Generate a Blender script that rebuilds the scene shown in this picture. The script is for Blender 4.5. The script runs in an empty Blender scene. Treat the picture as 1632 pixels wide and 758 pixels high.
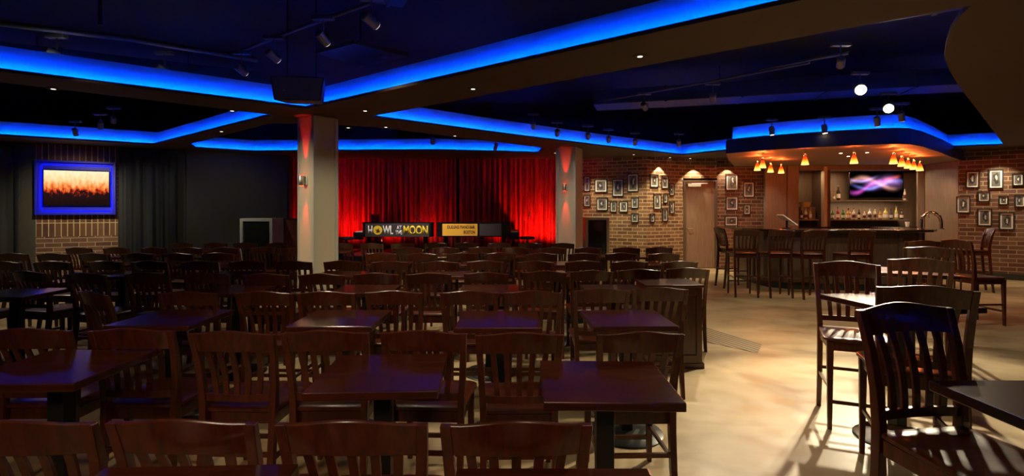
import bpy, math, random
from mathutils import Vector, Matrix
from mathutils.geometry import tessellate_polygon
random.seed(7)
C = bpy.context.scene.collection
PI = math.pi
F, CX, HY, H = 820.0, 816.0, 335.0, 1.45      # focal length in px, centre column, horizon row, eye height
ZS = 2.75                                      # underside of the dropped soffit

# ------------------------------------------------------------------ measuring
def on_z(px, py, z):
    Y = (H - z) * F / (py - HY)
    return Vector(((px - CX) / F * Y, Y, z))
def G(px, py): return on_z(px, py, 0.0)
def S(px, py):
    p = on_z(px, py, ZS); return (p.x, p.y)
def XA(px, Y): return (px - CX) / F * Y
def ZA(py, Y): return H + (HY - py) * Y / F

# ------------------------------------------------------------------ mesh collector
class MB:
    def __init__(s): s.v = []; s.f = []; s.uv = None; s.mi = []
    def add(s, vs, fs):
        b = len(s.v); s.v += [tuple(v) for v in vs]; s.f += [tuple(b + i for i in f) for f in fs]
        return s
    def box(s, x0, x1, y0, y1, z0, z1, M=None):
        vs = [Vector((x, y, z)) for z in (z0, z1) for y in (y0, y1) for x in (x0, x1)]
        if M: vs = [M @ v for v in vs]
        return s.add(vs, [(0,2,3,1),(4,5,7,6),(0,1,5,4),(1,3,7,5),(3,2,6,7),(2,0,4,6)])
    def loft(s, secs, closed=True, caps=True):
        n = len(secs[0]); b = len(s.v)
        for q in secs: s.v += [tuple(p) for p in q]
        for i in range(len(secs) - 1):
            for j in range(n):
                k = (j + 1) % n
                if not closed and k == 0: continue
                s.f.append((b+i*n+j, b+i*n+k, b+(i+1)*n+k, b+(i+1)*n+j))
        if caps:
            s.f.append(tuple(b + j for j in reversed(range(n))))
            s.f.append(tuple(b + (len(secs)-1)*n + j for j in range(n)))
        return s
    def bar(s, path, w, d):       # rectangular section, axis roughly vertical: w along x, d along y
        secs = []
        for i, p in enumerate(path):
            ww = w[i] if isinstance(w, (list, tuple)) else w
            dd = d[i] if isinstance(d, (list, tuple)) else d
            x, y, z = p
            secs.append([(x-ww/2,y-dd/2,z),(x+ww/2,y-dd/2,z),(x+ww/2,y+dd/2,z),(x-ww/2,y+dd/2,z)])
        return s.loft(secs)
    def tube(s, path, r, n=8):
        path = [Vector(p) for p in path]; secs = []
        up = Vector((0,0,1))
        for i, p in enumerate(path):
            t = (path[min(i+1,len(path)-1)] - path[max(i-1,0)]).normalized()
            a = t.cross(up if abs(t.z) < .95 else Vector((1,0,0))).normalized(); b = t.cross(a)
            rr = r[i] if isinstance(r, (list, tuple)) else r
            secs.append([p + a*rr*math.cos(2*PI*k/n) + b*rr*math.sin(2*PI*k/n) for k in range(n)])
        return s.loft(secs)
    def lathe(s, prof, c=(0,0,0), n=16):
        secs = [[(c[0]+r*math.cos(2*PI*k/n), c[1]+r*math.sin(2*PI*k/n), c[2]+z) for k in range(n)] for r, z in prof]
        return s.loft(secs)
    def prism(s, poly, z0, z1):
        n = len(poly); b = len(s.v)
        s.v += [(p[0],p[1],z0) for p in poly] + [(p[0],p[1],z1) for p in poly]
        for i in range(n):
            j = (i+1) % n; s.f.append((b+i,b+j,b+n+j,b+n+i))
        for t in tessellate_polygon([[Vector((p[0],p[1],0)) for p in poly]]):
            s.f.append((b+t[0],b+t[1],b+t[2])); s.f.append((b+n+t[2],b+n+t[1],b+n+t[0]))
        return s
    def build(s, name, mat, parent=None, smooth=False, bevel=0, uv=None):
        me = bpy.data.meshes.new(name); me.from_pydata(s.v, [], s.f)
        import bmesh
        bm = bmesh.new(); bm.from_mesh(me); bmesh.ops.recalc_face_normals(bm, faces=bm.faces); bm.to_mesh(me); bm.free()
        if uv:
            l = me.uv_layers.new(name='UVMap')
            for lp in me.loops: l.data[lp.index].uv = uv(me.vertices[lp.vertex_index].co)
        me.materials.append(mat)
        if smooth:
            for p in me.polygons: p.use_smooth = True
            try: me.set_sharp_from_angle(angle=math.radians(40))
            except Exception: pass
        o = bpy.data.objects.new(name, me); C.objects.link(o)
        if parent: o.parent = parent
        if bevel:
            m = o.modifiers.new('edge', 'BEVEL'); m.width = bevel; m.segments = 2; m.limit_method = 'ANGLE'
        return o

def tag(o, label=None, cat=None, group=None, kind=None):
    if label: o['label'] = label
    if cat: o['category'] = cat
    if group: o['group'] = group
    if kind: o['kind'] = kind
    return o
def thing(name, label, cat, loc=(0,0,0), rz=0, group=None):
    o = bpy.data.objects.new(name, None); C.objects.link(o); o.empty_display_size = .1
    o.location = loc; o.rotation_euler = (0,0,rz)
    return tag(o, label, cat, group)
def st(o): o['kind'] = 'structure'; return o
def copy_tree(o, parent=None):
    c = o.copy(); C.objects.link(c)
    if parent: c.parent = parent
    for ch in KIDS[o.name]: copy_tree(ch, c)
    return c
KIDS = {}
def register(o):
    KIDS[o.name] = list(o.children)
    for c in o.children: register(c)
def dup(src, loc, rz, label, group=None):
    c = copy_tree(src); c.location = loc; c.rotation_euler = (0,0,rz); c['label'] = label
    if group: c['group'] = group
    return c

# ------------------------------------------------------------------ materials
def nt(name):
    m = bpy.data.materials.new(name); m.use_nodes = True
    t = m.node_tree; b = t.nodes['Principled BSDF']
    return m, t, b
def plain(name, col, rough=.5, metal=0, coat=0, spec=None):
    m, t, b = nt(name)
    b.inputs['Base Color'].default_value = (*col, 1); b.inputs['Roughness'].default_value = rough
    b.inputs['Metallic'].default_value = metal; b.inputs['Coat Weight'].default_value = coat
    b.inputs['Coat Roughness'].default_value = .12
    if spec is not None: b.inputs['Specular IOR Level'].default_value = spec
    return m
def glow(name, col, s):
    m = bpy.data.materials.new(name); m.use_nodes = True; t = m.node_tree; t.nodes.clear()
    e = t.nodes.new('ShaderNodeEmission'); e.inputs[0].default_value = (*col, 1); e.inputs[1].default_value = s
    o = t.nodes.new('ShaderNodeOutputMaterial'); t.links.new(e.outputs[0], o.inputs[0]); return m
def N(t, k, **kw):
    n = t.nodes.new(k)
    for a, v in kw.items(): setattr(n, a, v)
    return n
def ramp(t, fac, stops, interp='LINEAR'):
    r = N(t, 'ShaderNodeValToRGB'); e = r.color_ramp.elements; r.color_ramp.interpolation = interp
    while len(e) < len(stops): e.new(.5)
    for i, (p, c) in enumerate(stops): e[i].position = p; e[i].color = (*c, 1)
    t.links.new(fac, r.inputs[0]); return r.outputs[0]
def bump(t, b, h, s, d=.01):
    n = N(t, 'ShaderNodeBump'); n.inputs['Strength'].default_value = s; n.inputs['Distance'].default_value = d
    t.links.new(h, n.inputs['Height']); t.links.new(n.outputs[0], b.inputs['Normal'])
def wood(name, c0, c1, rough=.28, coat=.35, axis=(1,12,12)):
    m, t, b = nt(name)
    tc = N(t, 'ShaderNodeTexCoord'); mp = N(t, 'ShaderNodeMapping'); mp.inputs['Scale'].default_value = axis
    oi = N(t, 'ShaderNodeObjectInfo'); ad = N(t, 'ShaderNodeVectorMath', operation='ADD')
    t.links.new(tc.outputs['Object'], ad.inputs[0]); t.links.new(oi.outputs['Random'], ad.inputs[1])
    t.links.new(ad.outputs[0], mp.inputs[0])
    n = N(t, 'ShaderNodeTexNoise'); n.inputs['Scale'].default_value = 4; n.inputs['Detail'].default_value = 5; n.inputs['Distortion'].default_value = .6
    t.links.new(mp.outputs[0], n.inputs['Vector'])
    t.links.new(ramp(t, n.outputs[0], [(.3, c0), (.7, c1)]), b.inputs['Base Color'])
    b.inputs['Roughness'].default_value = rough; b.inputs['Coat Weight'].default_value = coat; b.inputs['Coat Roughness'].default_value = .15
    bump(t, b, n.outputs[0], .06, .002)
    return m
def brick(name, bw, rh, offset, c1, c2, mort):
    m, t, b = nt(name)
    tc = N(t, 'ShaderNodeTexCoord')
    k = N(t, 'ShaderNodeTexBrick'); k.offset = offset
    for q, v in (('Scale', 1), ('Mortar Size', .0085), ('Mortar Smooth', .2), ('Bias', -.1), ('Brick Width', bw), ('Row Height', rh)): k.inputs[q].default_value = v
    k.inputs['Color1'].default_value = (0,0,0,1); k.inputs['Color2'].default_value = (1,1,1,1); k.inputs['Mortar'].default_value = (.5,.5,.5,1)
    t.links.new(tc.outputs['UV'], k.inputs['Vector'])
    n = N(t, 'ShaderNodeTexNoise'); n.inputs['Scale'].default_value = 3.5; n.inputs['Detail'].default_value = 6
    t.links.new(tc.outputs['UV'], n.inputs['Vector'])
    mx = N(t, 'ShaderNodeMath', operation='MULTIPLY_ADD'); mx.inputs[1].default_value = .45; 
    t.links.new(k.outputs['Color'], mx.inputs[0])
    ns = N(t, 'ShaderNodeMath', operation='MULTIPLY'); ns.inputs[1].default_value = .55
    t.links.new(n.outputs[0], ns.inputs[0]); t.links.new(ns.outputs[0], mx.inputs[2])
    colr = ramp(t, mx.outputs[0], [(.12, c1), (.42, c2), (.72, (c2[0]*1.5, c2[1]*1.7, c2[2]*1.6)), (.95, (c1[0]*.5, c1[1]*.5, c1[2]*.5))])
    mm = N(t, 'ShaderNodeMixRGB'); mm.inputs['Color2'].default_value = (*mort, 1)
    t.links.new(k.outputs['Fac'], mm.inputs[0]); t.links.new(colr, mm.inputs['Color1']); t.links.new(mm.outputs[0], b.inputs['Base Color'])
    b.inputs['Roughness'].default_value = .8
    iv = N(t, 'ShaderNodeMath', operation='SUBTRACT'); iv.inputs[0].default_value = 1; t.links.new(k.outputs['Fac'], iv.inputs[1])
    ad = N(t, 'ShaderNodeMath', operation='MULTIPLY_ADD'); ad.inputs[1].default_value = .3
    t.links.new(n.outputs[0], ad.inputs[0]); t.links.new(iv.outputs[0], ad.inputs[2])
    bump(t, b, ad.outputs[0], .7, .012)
    return m

M = {}
M['chair'] = wood('mahogany_chair', (.034,.0078,.0028), (.078,.017,.0055), .30, .22, (9,9,1.2))
M['table'] = wood('mahogany_table', (.026,.0065,.0035), (.058,.014,.006), .22, .35, (1.2,10,10))
M['stool'] = wood('walnut_stool', (.045,.011,.004), (.13,.034,.011), .28, .25, (9,9,1.2))
M['barwood'] = wood('bar_front_wood', (.10,.022,.010), (.19,.042,.018), .35, .3, (9,9,1))
M['barpanel'] = wood('bar_panel_wood', (.075,.045,.030), (.13,.085,.055), .4, .2, (9,9,1))
M['panel'] = wood('wood_panel', (.17,.115,.075), (.235,.165,.11), .55, .05, (9,9,.8))
M['door'] = wood('door_veneer', (.20,.13,.085), (.27,.18,.12), .5, .1, (9,9,.8))
M['granite'] = plain('dark_stone', (.03,.018,.012), .15, 0, .4)
M['black'] = plain('black_paint', (.012,.012,.012), .5)
M['blackm'] = plain('black_metal', (.02,.022,.02), .38, .6)
M['gloss'] = plain('gloss_black', (.006,.006,.007), .12, 0, .6)
M['ceil'] = plain('ceiling_black', (.0028,.0028,.0035), .8)
M['duct'] = plain('duct_paint', (.018,.018,.02), .5)
M['conduit'] = plain('conduit', (.10,.095,.08), .45, .3)
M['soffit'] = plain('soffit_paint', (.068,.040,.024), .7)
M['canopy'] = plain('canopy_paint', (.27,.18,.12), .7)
M['cove'] = plain('cove_blue_tint', (.16,.40,.55), .8)  # blue of the strip light partly put into the neutral cove paint
M['dwall'] = plain('charcoal_wall', (.045,.042,.032), .85)
M['chrome'] = plain('chrome', (.75,.73,.70), .18, 1)
M['steel'] = plain('brushed_steel', (.45,.43,.38), .32, 1)
M['alu'] = plain('grey_frame_paint', (.42,.42,.36), .4, .1)
M['white'] = plain('white_plastic', (.7,.7,.66), .5)
M['mat'] = plain('mat_board', (.80,.78,.72), .8)
M['colpaint'] = plain('column_paint', (.45,.41,.30), .62)
M['basebd'] = plain('baseboard_paint', (.025,.032,.022), .5)
M['glassf'] = plain('dark_glass', (.012,.014,.012), .08)
M['velvetb'] = plain('black_drape', (.022,.023,.024), .8)
m, t, b = nt('red_drape'); M['velvetr'] = m
tc = N(t, 'ShaderNodeTexCoord'); mp = N(t, 'ShaderNodeMapping'); mp.inputs['Scale'].default_value = (26,26,.9); t.links.new(tc.outputs['Object'], mp.inputs[0])
n = N(t, 'ShaderNodeTexNoise'); n.inputs['Scale'].default_value = 1; n.inputs['Detail'].default_value = 5; n.inputs['Roughness'].default_value = .65; t.links.new(mp.outputs[0], n.inputs['Vector'])
t.links.new(ramp(t, n.outputs[0], [(.35,(.16,.006,.004)), (.6,(.62,.025,.014))]), b.inputs['Base Color']); b.inputs['Roughness'].default_value = .6
bump(t, b, n.outputs[0], .9, .03)
M['bluepaint'] = plain('blue_frame_paint', (.003,.005,.6), .45)
M['led'] = glow('blue_led', (.0, .060, 1.0), 520)
M['lampw'] = glow('lamp_warm', (1, .80, .50), 20)
M['lampb'] = glow('lamp_bright', (1, .88, .68), 90)
M['lamps'] = glow('lamp_small', (1, .85, .65), 2.2)
M['lampr'] = glow('lamp_red', (1, .03, .01), 12)
M['yellow'] = plain('banner_yellow', (.85,.42,.03), .6)
M['bannerdark'] = plain('banner_dark', (.045,.03,.028), .6)
M['letterw'] = plain('letter_white', (.82,.80,.72), .6)
M['lettery'] = plain('letter_yellow', (.95,.62,.03), .6)
M['letterd'] = plain('letter_brown', (.09,.03,.02), .6)
M['purplestage'] = plain('stage_black', (.012,.010,.012), .4)
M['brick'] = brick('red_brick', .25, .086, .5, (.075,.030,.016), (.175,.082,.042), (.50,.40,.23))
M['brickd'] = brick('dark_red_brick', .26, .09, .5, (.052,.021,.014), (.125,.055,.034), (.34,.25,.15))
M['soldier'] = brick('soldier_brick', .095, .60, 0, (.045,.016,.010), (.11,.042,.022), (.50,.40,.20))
# floor: stained concrete
m, t, b = nt('stained_concrete'); M['floor'] = m
tc = N(t, 'ShaderNodeTexCoord'); mp = N(t, 'ShaderNodeMapping'); mp.inputs['Scale'].default_value = (.8,1.5,1); mp.inputs['Rotation'].default_value = (0,0,.5)
t.links.new(tc.outputs['Object'], mp.inputs[0])
n1 = N(t, 'ShaderNodeTexNoise'); n1.inputs['Scale'].default_value = 1.1; n1.inputs['Detail'].default_value = 7; n1.inputs['Distortion'].default_value = .8
t.links.new(mp.outputs[0], n1.inputs['Vector'])
t.links.new(ramp(t, n1.outputs[0], [(.30,(.25,.18,.095)), (.5,(.42,.325,.185)), (.68,(.52,.415,.25))]), b.inputs['Base Color'])
n2 = N(t, 'ShaderNodeTexNoise'); n2.inputs['Scale'].default_value = 6; n2.inputs['Detail'].default_value = 5
t.links.new(tc.outputs['Object'], n2.inputs['Vector'])
t.links.new(ramp(t, n2.outputs[0], [(.3,(.30,)*3), (.7,(.48,)*3)]), b.inputs['Roughness'])
bump(t, b, n2.outputs[0], .12, .004)
# ribbed floor strip
m, t, b = nt('ribbed_strip'); M['rib'] = m
tc = N(t, 'ShaderNodeTexCoord'); w = N(t, 'ShaderNodeTexWave'); w.inputs['Scale'].default_value = 5; w.inputs['Distortion'].default_value = .3; w.bands_direction = 'X'
dt = N(t, 'ShaderNodeVectorMath', operation='DOT_PRODUCT'); dt.inputs[1].default_value = (.94,.34,0); t.links.new(tc.outputs['Object'], dt.inputs[0])
cx3 = N(t, 'ShaderNodeCombineXYZ'); t.links.new(dt.outputs['Value'], cx3.inputs[0]); t.links.new(cx3.outputs[0], w.inputs['Vector'])
t.links.new(ramp(t, w.outputs[0], [(.2,(.10,.07,.035)), (.7,(.34,.25,.13))]), b.inputs['Base Color']); b.inputs['Roughness'].default_value = .6
bump(t, b, w.outputs[0], .5, .01)
# pendant glass, coloured from red shoulder to yellow mouth
m = bpy.data.materials.new('amber_glass'); m.use_nodes = True; t = m.node_tree; t.nodes.clear(); M['amber'] = m
tc = N(t, 'ShaderNodeTexCoord'); sp = N(t, 'ShaderNodeSeparateXYZ'); t.links.new(tc.outputs['Generated'], sp.inputs[0])
col = ramp(t, sp.outputs['Z'], [(0,(1,.62,.16)), (.35,(1,.30,.02)), (.65,(1,.06,.005)), (1,(.55,.01,.002))])
e = N(t, 'ShaderNodeEmission'); e.inputs[1].default_value = 2.6; t.links.new(col, e.inputs[0])
o = N(t, 'ShaderNodeOutputMaterial'); t.links.new(e.outputs[0], o.inputs[0])
# screens
def screen_crowd():
    m = bpy.data.materials.new('screen_crowd'); m.use_nodes = True; t = m.node_tree; t.nodes.clear()
    tc = N(t, 'ShaderNodeTexCoord'); sp = N(t, 'ShaderNodeSeparateXYZ'); t.links.new(tc.outputs['UV'], sp.inputs[0])
    mp = N(t, 'ShaderNodeMapping'); mp.inputs['Scale'].default_value = (19, 6, 1); t.links.new(tc.outputs['UV'], mp.inputs[0])
    n = N(t, 'ShaderNodeTexNoise'); n.inputs['Scale'].default_value = 1; n.inputs['Detail'].default_value = 6; t.links.new(mp.outputs[0], n.inputs['Vector'])
    a = N(t, 'ShaderNodeMath', operation='MULTIPLY_ADD'); a.inputs[1].default_value = .55; t.links.new(n.outputs[0], a.inputs[0])
    s2 = N(t, 'ShaderNodeMath', operation='SUBTRACT'); s2.inputs[1].default_value = .27; t.links.new(sp.outputs['Y'], s2.inputs[0]); t.links.new(s2.outputs[0], a.inputs[2])
    c = ramp(t, a.outputs[0], [(.0,(.01,.004,.004)), (.34,(.02,.006,.006)), (.42,(.55,.04,.01)), (.55,(.9,.28,.06)), (.72,(1,.62,.28)), (.95,(.85,.8,.5))])
    e = N(t, 'ShaderNodeEmission'); e.inputs[1].default_value = 1.15; t.links.new(c, e.inputs[0])
    o = N(t, 'ShaderNodeOutputMaterial'); t.links.new(e.outputs[0], o.inputs[0]); return m
def screen_swirl():
    m = bpy.data.materials.new('screen_swirl'); m.use_nodes = True; t = m.node_tree; t.nodes.clear()
    tc = N(t, 'ShaderNodeTexCoord'); sp = N(t, 'ShaderNodeSeparateXYZ'); t.links.new(tc.outputs['UV'], sp.inputs[0])
    def mth(op, a, b=None, c=None):
        n = N(t, 'ShaderNodeMath', operation=op)
        for i, v in enumerate((a, b, c)):
            if v is None: continue
            if isinstance(v, (int, float)): n.inputs[i].default_value = v
            else: t.links.new(v, n.inputs[i])
        return n.outputs[0]
    X, Y = sp.outputs['X'], sp.outputs['Y']
    n = N(t, 'ShaderNodeTexNoise'); n.inputs['Scale'].default_value = 5; n.inputs['Detail'].default_value = 4; t.links.new(tc.outputs['UV'], n.inputs['Vector'])
    tot = None
    for (c0, am, fr, ph, w_, xc, xw, col) in [(.55,.20,5.2,.3,.075,.42,.40,(1,.45,.35)), (.50,.16,5.6,2.9,.06,.55,.42,(.25,.3,1)), (.40,.22,6.5,4.2,.07,.35,.30,(.85,.1,.7)), (.58,.05,9,1.0,.14,.62,.28,(.75,.35,1)), (.75,.12,6,3.6,.05,.25,.22,(.6,.4,1)), (.78,.1,5,1.9,.06,.78,.14,(1,.12,.05))]:
        ang = mth('MULTIPLY_ADD', X, fr, ph); cy_ = mth('MULTIPLY_ADD', mth('SINE', ang), am, c0)
        dy = mth('DIVIDE', mth('SUBTRACT', Y, cy_), w_); g = mth('EXPONENT', mth('MULTIPLY', mth('MULTIPLY', dy, dy), -1.0))
        dx = mth('DIVIDE', mth('SUBTRACT', X, xc), xw); gx = mth('EXPONENT', mth('MULTIPLY', mth('POWER', mth('ABSOLUTE', dx), 4.0), -1.0))
        g2 = mth('MULTIPLY', mth('MULTIPLY', g, gx), mth('MULTIPLY_ADD', n.outputs[0], 1.6, .1))
        vm = N(t, 'ShaderNodeVectorMath', operation='SCALE'); vm.inputs[0].default_value = col; t.links.new(g2, vm.inputs['Scale'])
        if tot is None: tot = vm.outputs[0]
        else:
            ad = N(t, 'ShaderNodeVectorMath', operation='ADD'); t.links.new(tot, ad.inputs[0]); t.links.new(vm.outputs[0], ad.inputs[1]); tot = ad.outputs[0]
    e = N(t, 'ShaderNodeEmission'); e.inputs[1].default_value = .85; t.links.new(tot, e.inputs[0])
    o = N(t, 'ShaderNodeOutputMaterial'); t.links.new(e.outputs[0], o.inputs[0]); return m
M['crowd'] = screen_crowd(); M['swirl'] = screen_swirl()
# black-and-white portrait prints, a different sitter per object
m, t, b = nt('portrait_print'); M['photo'] = m
tc = N(t, 'ShaderNodeTexCoord'); oi = N(t, 'ShaderNodeObjectInfo')
mp = N(t, 'ShaderNodeMapping'); mp.inputs['Scale'].default_value = (1.5, 1.1, 1); mp.inputs['Location'].default_value = (-.25,-.1,0); t.links.new(tc.outputs['UV'], mp.inputs[0])
cb = N(t, 'ShaderNodeCombineXYZ'); r3 = N(t, 'ShaderNodeMath', operation='MULTIPLY_ADD'); r3.inputs[1].default_value = .3; r3.inputs[2].default_value = .35
t.links.new(oi.outputs['Random'], r3.inputs[0]); t.links.new(r3.outputs[0], cb.inputs[0]); cb.inputs[1].default_value = .52
ds = N(t, 'ShaderNodeVectorMath', operation='DISTANCE'); t.links.new(mp.outputs[0], ds.inputs[0]); t.links.new(cb.outputs[0], ds.inputs[1])
n = N(t, 'ShaderNodeTexNoise', noise_dimensions='4D'); n.inputs['Scale'].default_value = 4; n.inputs['Detail'].default_value = 3
rw = N(t, 'ShaderNodeMath', operation='MULTIPLY'); rw.inputs[1].default_value = 37; t.links.new(oi.outputs['Random'], rw.inputs[0]); t.links.new(rw.outputs[0], n.inputs['W']); t.links.new(tc.outputs['UV'], n.inputs['Vector'])
ad = N(t, 'ShaderNodeMath', operation='MULTIPLY_ADD'); ad.inputs[1].default_value = .9; t.links.new(n.outputs[0], ad.inputs[0]); t.links.new(ds.outputs['Value'], ad.inputs[2])
t.links.new(ramp(t, ad.outputs[0], [(.46,(.85,.82,.76)), (.58,(.40,.38,.35)), (.68,(.05,.05,.05)), (.82,(.02,.02,.02)), (.98,(.14,.135,.13))]), b.inputs['Base Color'])
b.inputs['Roughness'].default_value = .35

# ------------------------------------------------------------------ setting
def wall_seg(name, p0, p1, z0, z1, mat, th=.12, u0=0.0):
    a = Vector((p0[0],p0[1],0)); c = Vector((p1[0],p1[1],0)); d = (c-a).normalized(); nrm = Vector((-d.y, d.x, 0))   # away from camera for left-to-right walls
    mb = MB(); q = [a, c, c + nrm*th, a + nrm*th]
    mb.prism([(v.x, v.y) for v in q], z0, z1)
    return st(mb.build(name, mat, uv=lambda co: (u0 + (Vector((co[0],co[1],0))-a).dot(d), co[2])))
st(MB().box(-14, 14.5, -4, 15, -.1, 0).build('floor', M['floor']))
st(MB().box(-14, 14.5, -4, 15, 3.9, 4.0).build('ceiling', M['ceil']))
st(MB().box(-14.1, -14, -4, 15, 0, 3.9).build('wall_left', M['dwall']))
st(MB().box(14.5, 14.6, -4, 15, 0, 3.9).build('wall_right', M['dwall']))
st(MB().box(-14, 14.5, -4.1, -4, 0, 3.9).build('wall_front', M['dwall']))
st(MB().box(-14, 14.5, 14.0, 14.1, 0, 3.9).build('wall_back', M['dwall']))
# left side: drape, brick bay with the screen, drape, charcoal wall
L0 = (XA(57,10.0), 10.0); L1 = (XA(188,10.65), 10.65)
wall_seg('wall_back_left', (-13.9, 7.26), L0, 0, 2.75, M['dwall'])
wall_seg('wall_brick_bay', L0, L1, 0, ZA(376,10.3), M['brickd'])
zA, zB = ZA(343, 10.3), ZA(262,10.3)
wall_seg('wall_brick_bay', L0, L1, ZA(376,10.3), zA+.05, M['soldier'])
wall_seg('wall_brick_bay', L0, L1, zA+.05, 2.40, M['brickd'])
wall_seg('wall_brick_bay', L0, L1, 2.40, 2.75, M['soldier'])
L2 = (XA(297,11.25), 11.25)
wall_seg('wall_back_left', (L1[0], L1[1]), (L2[0], L2[1]+.1), 0, 2.75, M['dwall'])
L3 = (XA(458,12.1), 12.1)
wall_seg('wall_back_left', L2, L3, 0, 2.75, M['dwall'])
wall_seg('wall_stage_left', (L3[0]+.01, L3[1]+.05), (-5.75, 13.7), 0, 2.75, M['dwall'])
wall_seg('wall_stage', (-5.9,13.6), (1.9,13.6), 0, 3.9, M['dwall'])
# right of the stage: brick walls, door, bar niche
W0 = (XA(915,13.2), 13.2); W1 = (XA(1031,12.35), 12.35); W2 = (XA(1089,12.85), 12.85)
W3 = (XA(1143,12.85), 12.85); W4 = (XA(1221,12.85), 12.85)
wall_seg('wall_brick', W0, W1, 0, 2.75, M['brick'])
wall_seg('wall_brick', (W1[0]+.001,W1[1]), W2, 0, 2.75, M['brick'], u0=3.0)
wall_seg('wall_brick', W2, W3, ZA(284,12.85), 2.75, M['brick'], u0=4.2)
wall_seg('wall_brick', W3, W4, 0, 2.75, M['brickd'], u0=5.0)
# right wall
R0 = (9.72, 11.19); R1 = (13.6, 8.48)
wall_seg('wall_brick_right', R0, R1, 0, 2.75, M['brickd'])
mb = MB(); d = (Vector((R1[0],R1[1],0))-Vector((R0[0],R0[1],0))).normalized(); nn = Vector((-d.y,d.x,0))
q = [Vector((R0[0],R0[1],0)), Vector((R1[0],R1[1],0))]; q = [q[0]-nn*.001, q[1]-nn*.001, q[1]-nn*.03, q[0]-nn*.03]
st(mb.prism([(v.x,v.y) for v in q], 0, .13).build('baseboard_right', M['basebd']))
# door with frame, closer
dw = thing('door_1', None, None, (W2[0],W2[1],0)); st(dw)
wd = W3[0]-W2[0]; hd = ZA(287,12.85)
MB().box(.05, wd-.05, .02, .07, .01, hd-.04).build('door_leaf', M['door'], dw, bevel=.004)
fr = MB().box(0,.05,-.02,.12,0,hd).box(wd-.05,wd,-.02,.12,0,hd).box(.05,wd-.05,-.02,.12,hd-.04,hd)
fr.build('door_frame', plain('door_frame_paint',(.10,.07,.05),.4), dw)
MB().box(.10,.42,-.06,.019,hd-.16,hd-.09).box(.20,.60,-.03,-.01,hd-.09,hd-.07).build('door_closer', M['white'], dw)
MB().tube([(.10,.02,1.0),(.10,-.05,1.0),(.22,-.05,1.0)], .011).build('door_handle', M['steel'], dw, smooth=True)

# --- soffit with recessed coffers
def li(p, q, r, s_):
    (x1,y1),(x2,y2),(x3,y3),(x4,y4) = p,q,r,s_
    d_ = (x1-x2)*(y3-y4)-(y1-y2)*(x3-x4)
    a = x1*y2-y1*x2; b_ = x3*y4-y3*x4
    return ((a*(x3-x4)-(x1-x2)*b_)/d_, (a*(y3-y4)-(y1-y2)*b_)/d_)
P = S(488,173); AL = S(0,114); AR = S(1210,15)
def ext(p, q, Y): k = (Y-p[1])/(q[1]-p[1]); return (p[0]+(q[0]-p[0])*k, Y)
holeA = [P, ext(P, AL, 1.2), (-9.0,-3.0), (6.0,-3.0), ext(P, AR, .6)]
if True:
    x = ext(P, AL, 1.2); holeA = [P, x, (x[0],-3.2), (ext(P,AR,.6)[0],-3.2), ext(P,AR,.6)]
c1 = (244,230.6); nearC = ((0,131),(410,180))
ap = li(c1,(410,189.5),*nearC)
holeC = [S(*ap), S(*c1), S(-260,201), S(-260,100)]
holeB = [S(587,186), S(810,215), S(960,233), S(1087,247), S(1162,239.5), S(1158,225), S(1200,220.5), S(1250,216.5), S(1300,213), S(1350,210), S(1400,207.5),
         S(1430,206.5), S(1450,207.5), S(1470,212), S(1500,224), S(1520,234), S(1600,231), S(1560,178), S(1530,140), S(1513,112), S(1505,92), S(1507,74), S(1514,50), S(1530,25), S(1548,9)]
holeD = [S(500,197), S(600,203), S(810,228), S(866,235), S(858,243.5), S(700,239.5), S(538,240.5), S(403,241.6), S(312,236), S(302,229), S(430,197)]
def area(p): return sum(p[i][0]*p[(i+1)%len(p)][1]-p[(i+1)%len(p)][0]*p[i][1] for i in range(len(p)))/2
def ccw(p): return p if area(p) > 0 else p[::-1]
holes = [ccw(h) for h in (holeA, holeB, holeC, holeD)]
outer = [(-14,-4),(14.5,-4),(14.5,14),(-14,14)]
def ring_prism(outer, holes, z0, z1):
    loops = [outer] + [h[::-1] for h in holes]
    flat = [p for l in loops for p in l]; n = len(flat)
    mb = MB(); mb.v = [(p[0],p[1],z0) for p in flat] + [(p[0],p[1],z1) for p in flat]
    for tri in tessellate_polygon([[Vector((p[0],p[1],0)) for p in l] for l in loops]):
        mb.f.append(tuple(tri)); mb.f.append(tuple(n+i for i in reversed(tri)))
    b_ = 0
    for l in loops:
        k = len(l)
        for i in range(k):
            j = (i+1) % k; mb.f.append((b_+i, b_+j, n+b_+j, n+b_+i))
        b_ += k
    return mb
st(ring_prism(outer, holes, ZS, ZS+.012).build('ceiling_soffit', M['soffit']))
def offset(poly, d_):
    out = []; n = len(poly)
    for i in range(n):
        a, b_, c_ = Vector(poly[i-1]), Vector(poly[i]), Vector(poly[(i+1)%n])
        e1 = (b_-a).normalized(); e2 = (c_-b_).normalized()
        n1 = Vector((e1.y,-e1.x)); n2 = Vector((e2.y,-e2.x))
        m_ = (n1+n2); m_ = m_.normalized() if m_.length > 1e-6 else n1
        out.append(tuple(b_ + m_*min(d_/max(m_.dot(n1), .25), d_*3)))
    return out
def band(poly, d0, d1, z0, z1):
    A_, B_ = offset(poly, d0), offset(poly, d1); mb = MB(); n = len(poly)
    mb.v = [(p[0],p[1],z0) for p in A_] + [(p[0],p[1],z0) for p in B_] + [(p[0],p[1],z1) for p in A_] + [(p[0],p[1],z1) for p in B_]
    for i in range(n):
        j = (i+1) % n
        mb.f += [(i,j,n+j,n+i), (2*n+i,3*n+i,3*n+j,2*n+j), (i,2*n+i,2*n+j,j), (n+i,n+j,3*n+j,3*n+i)]
    return mb
cn = ['front seating coffer', 'wide coffer that runs to the bar', 'coffer beside the brick bay', 'coffer over the stage front']
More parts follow.
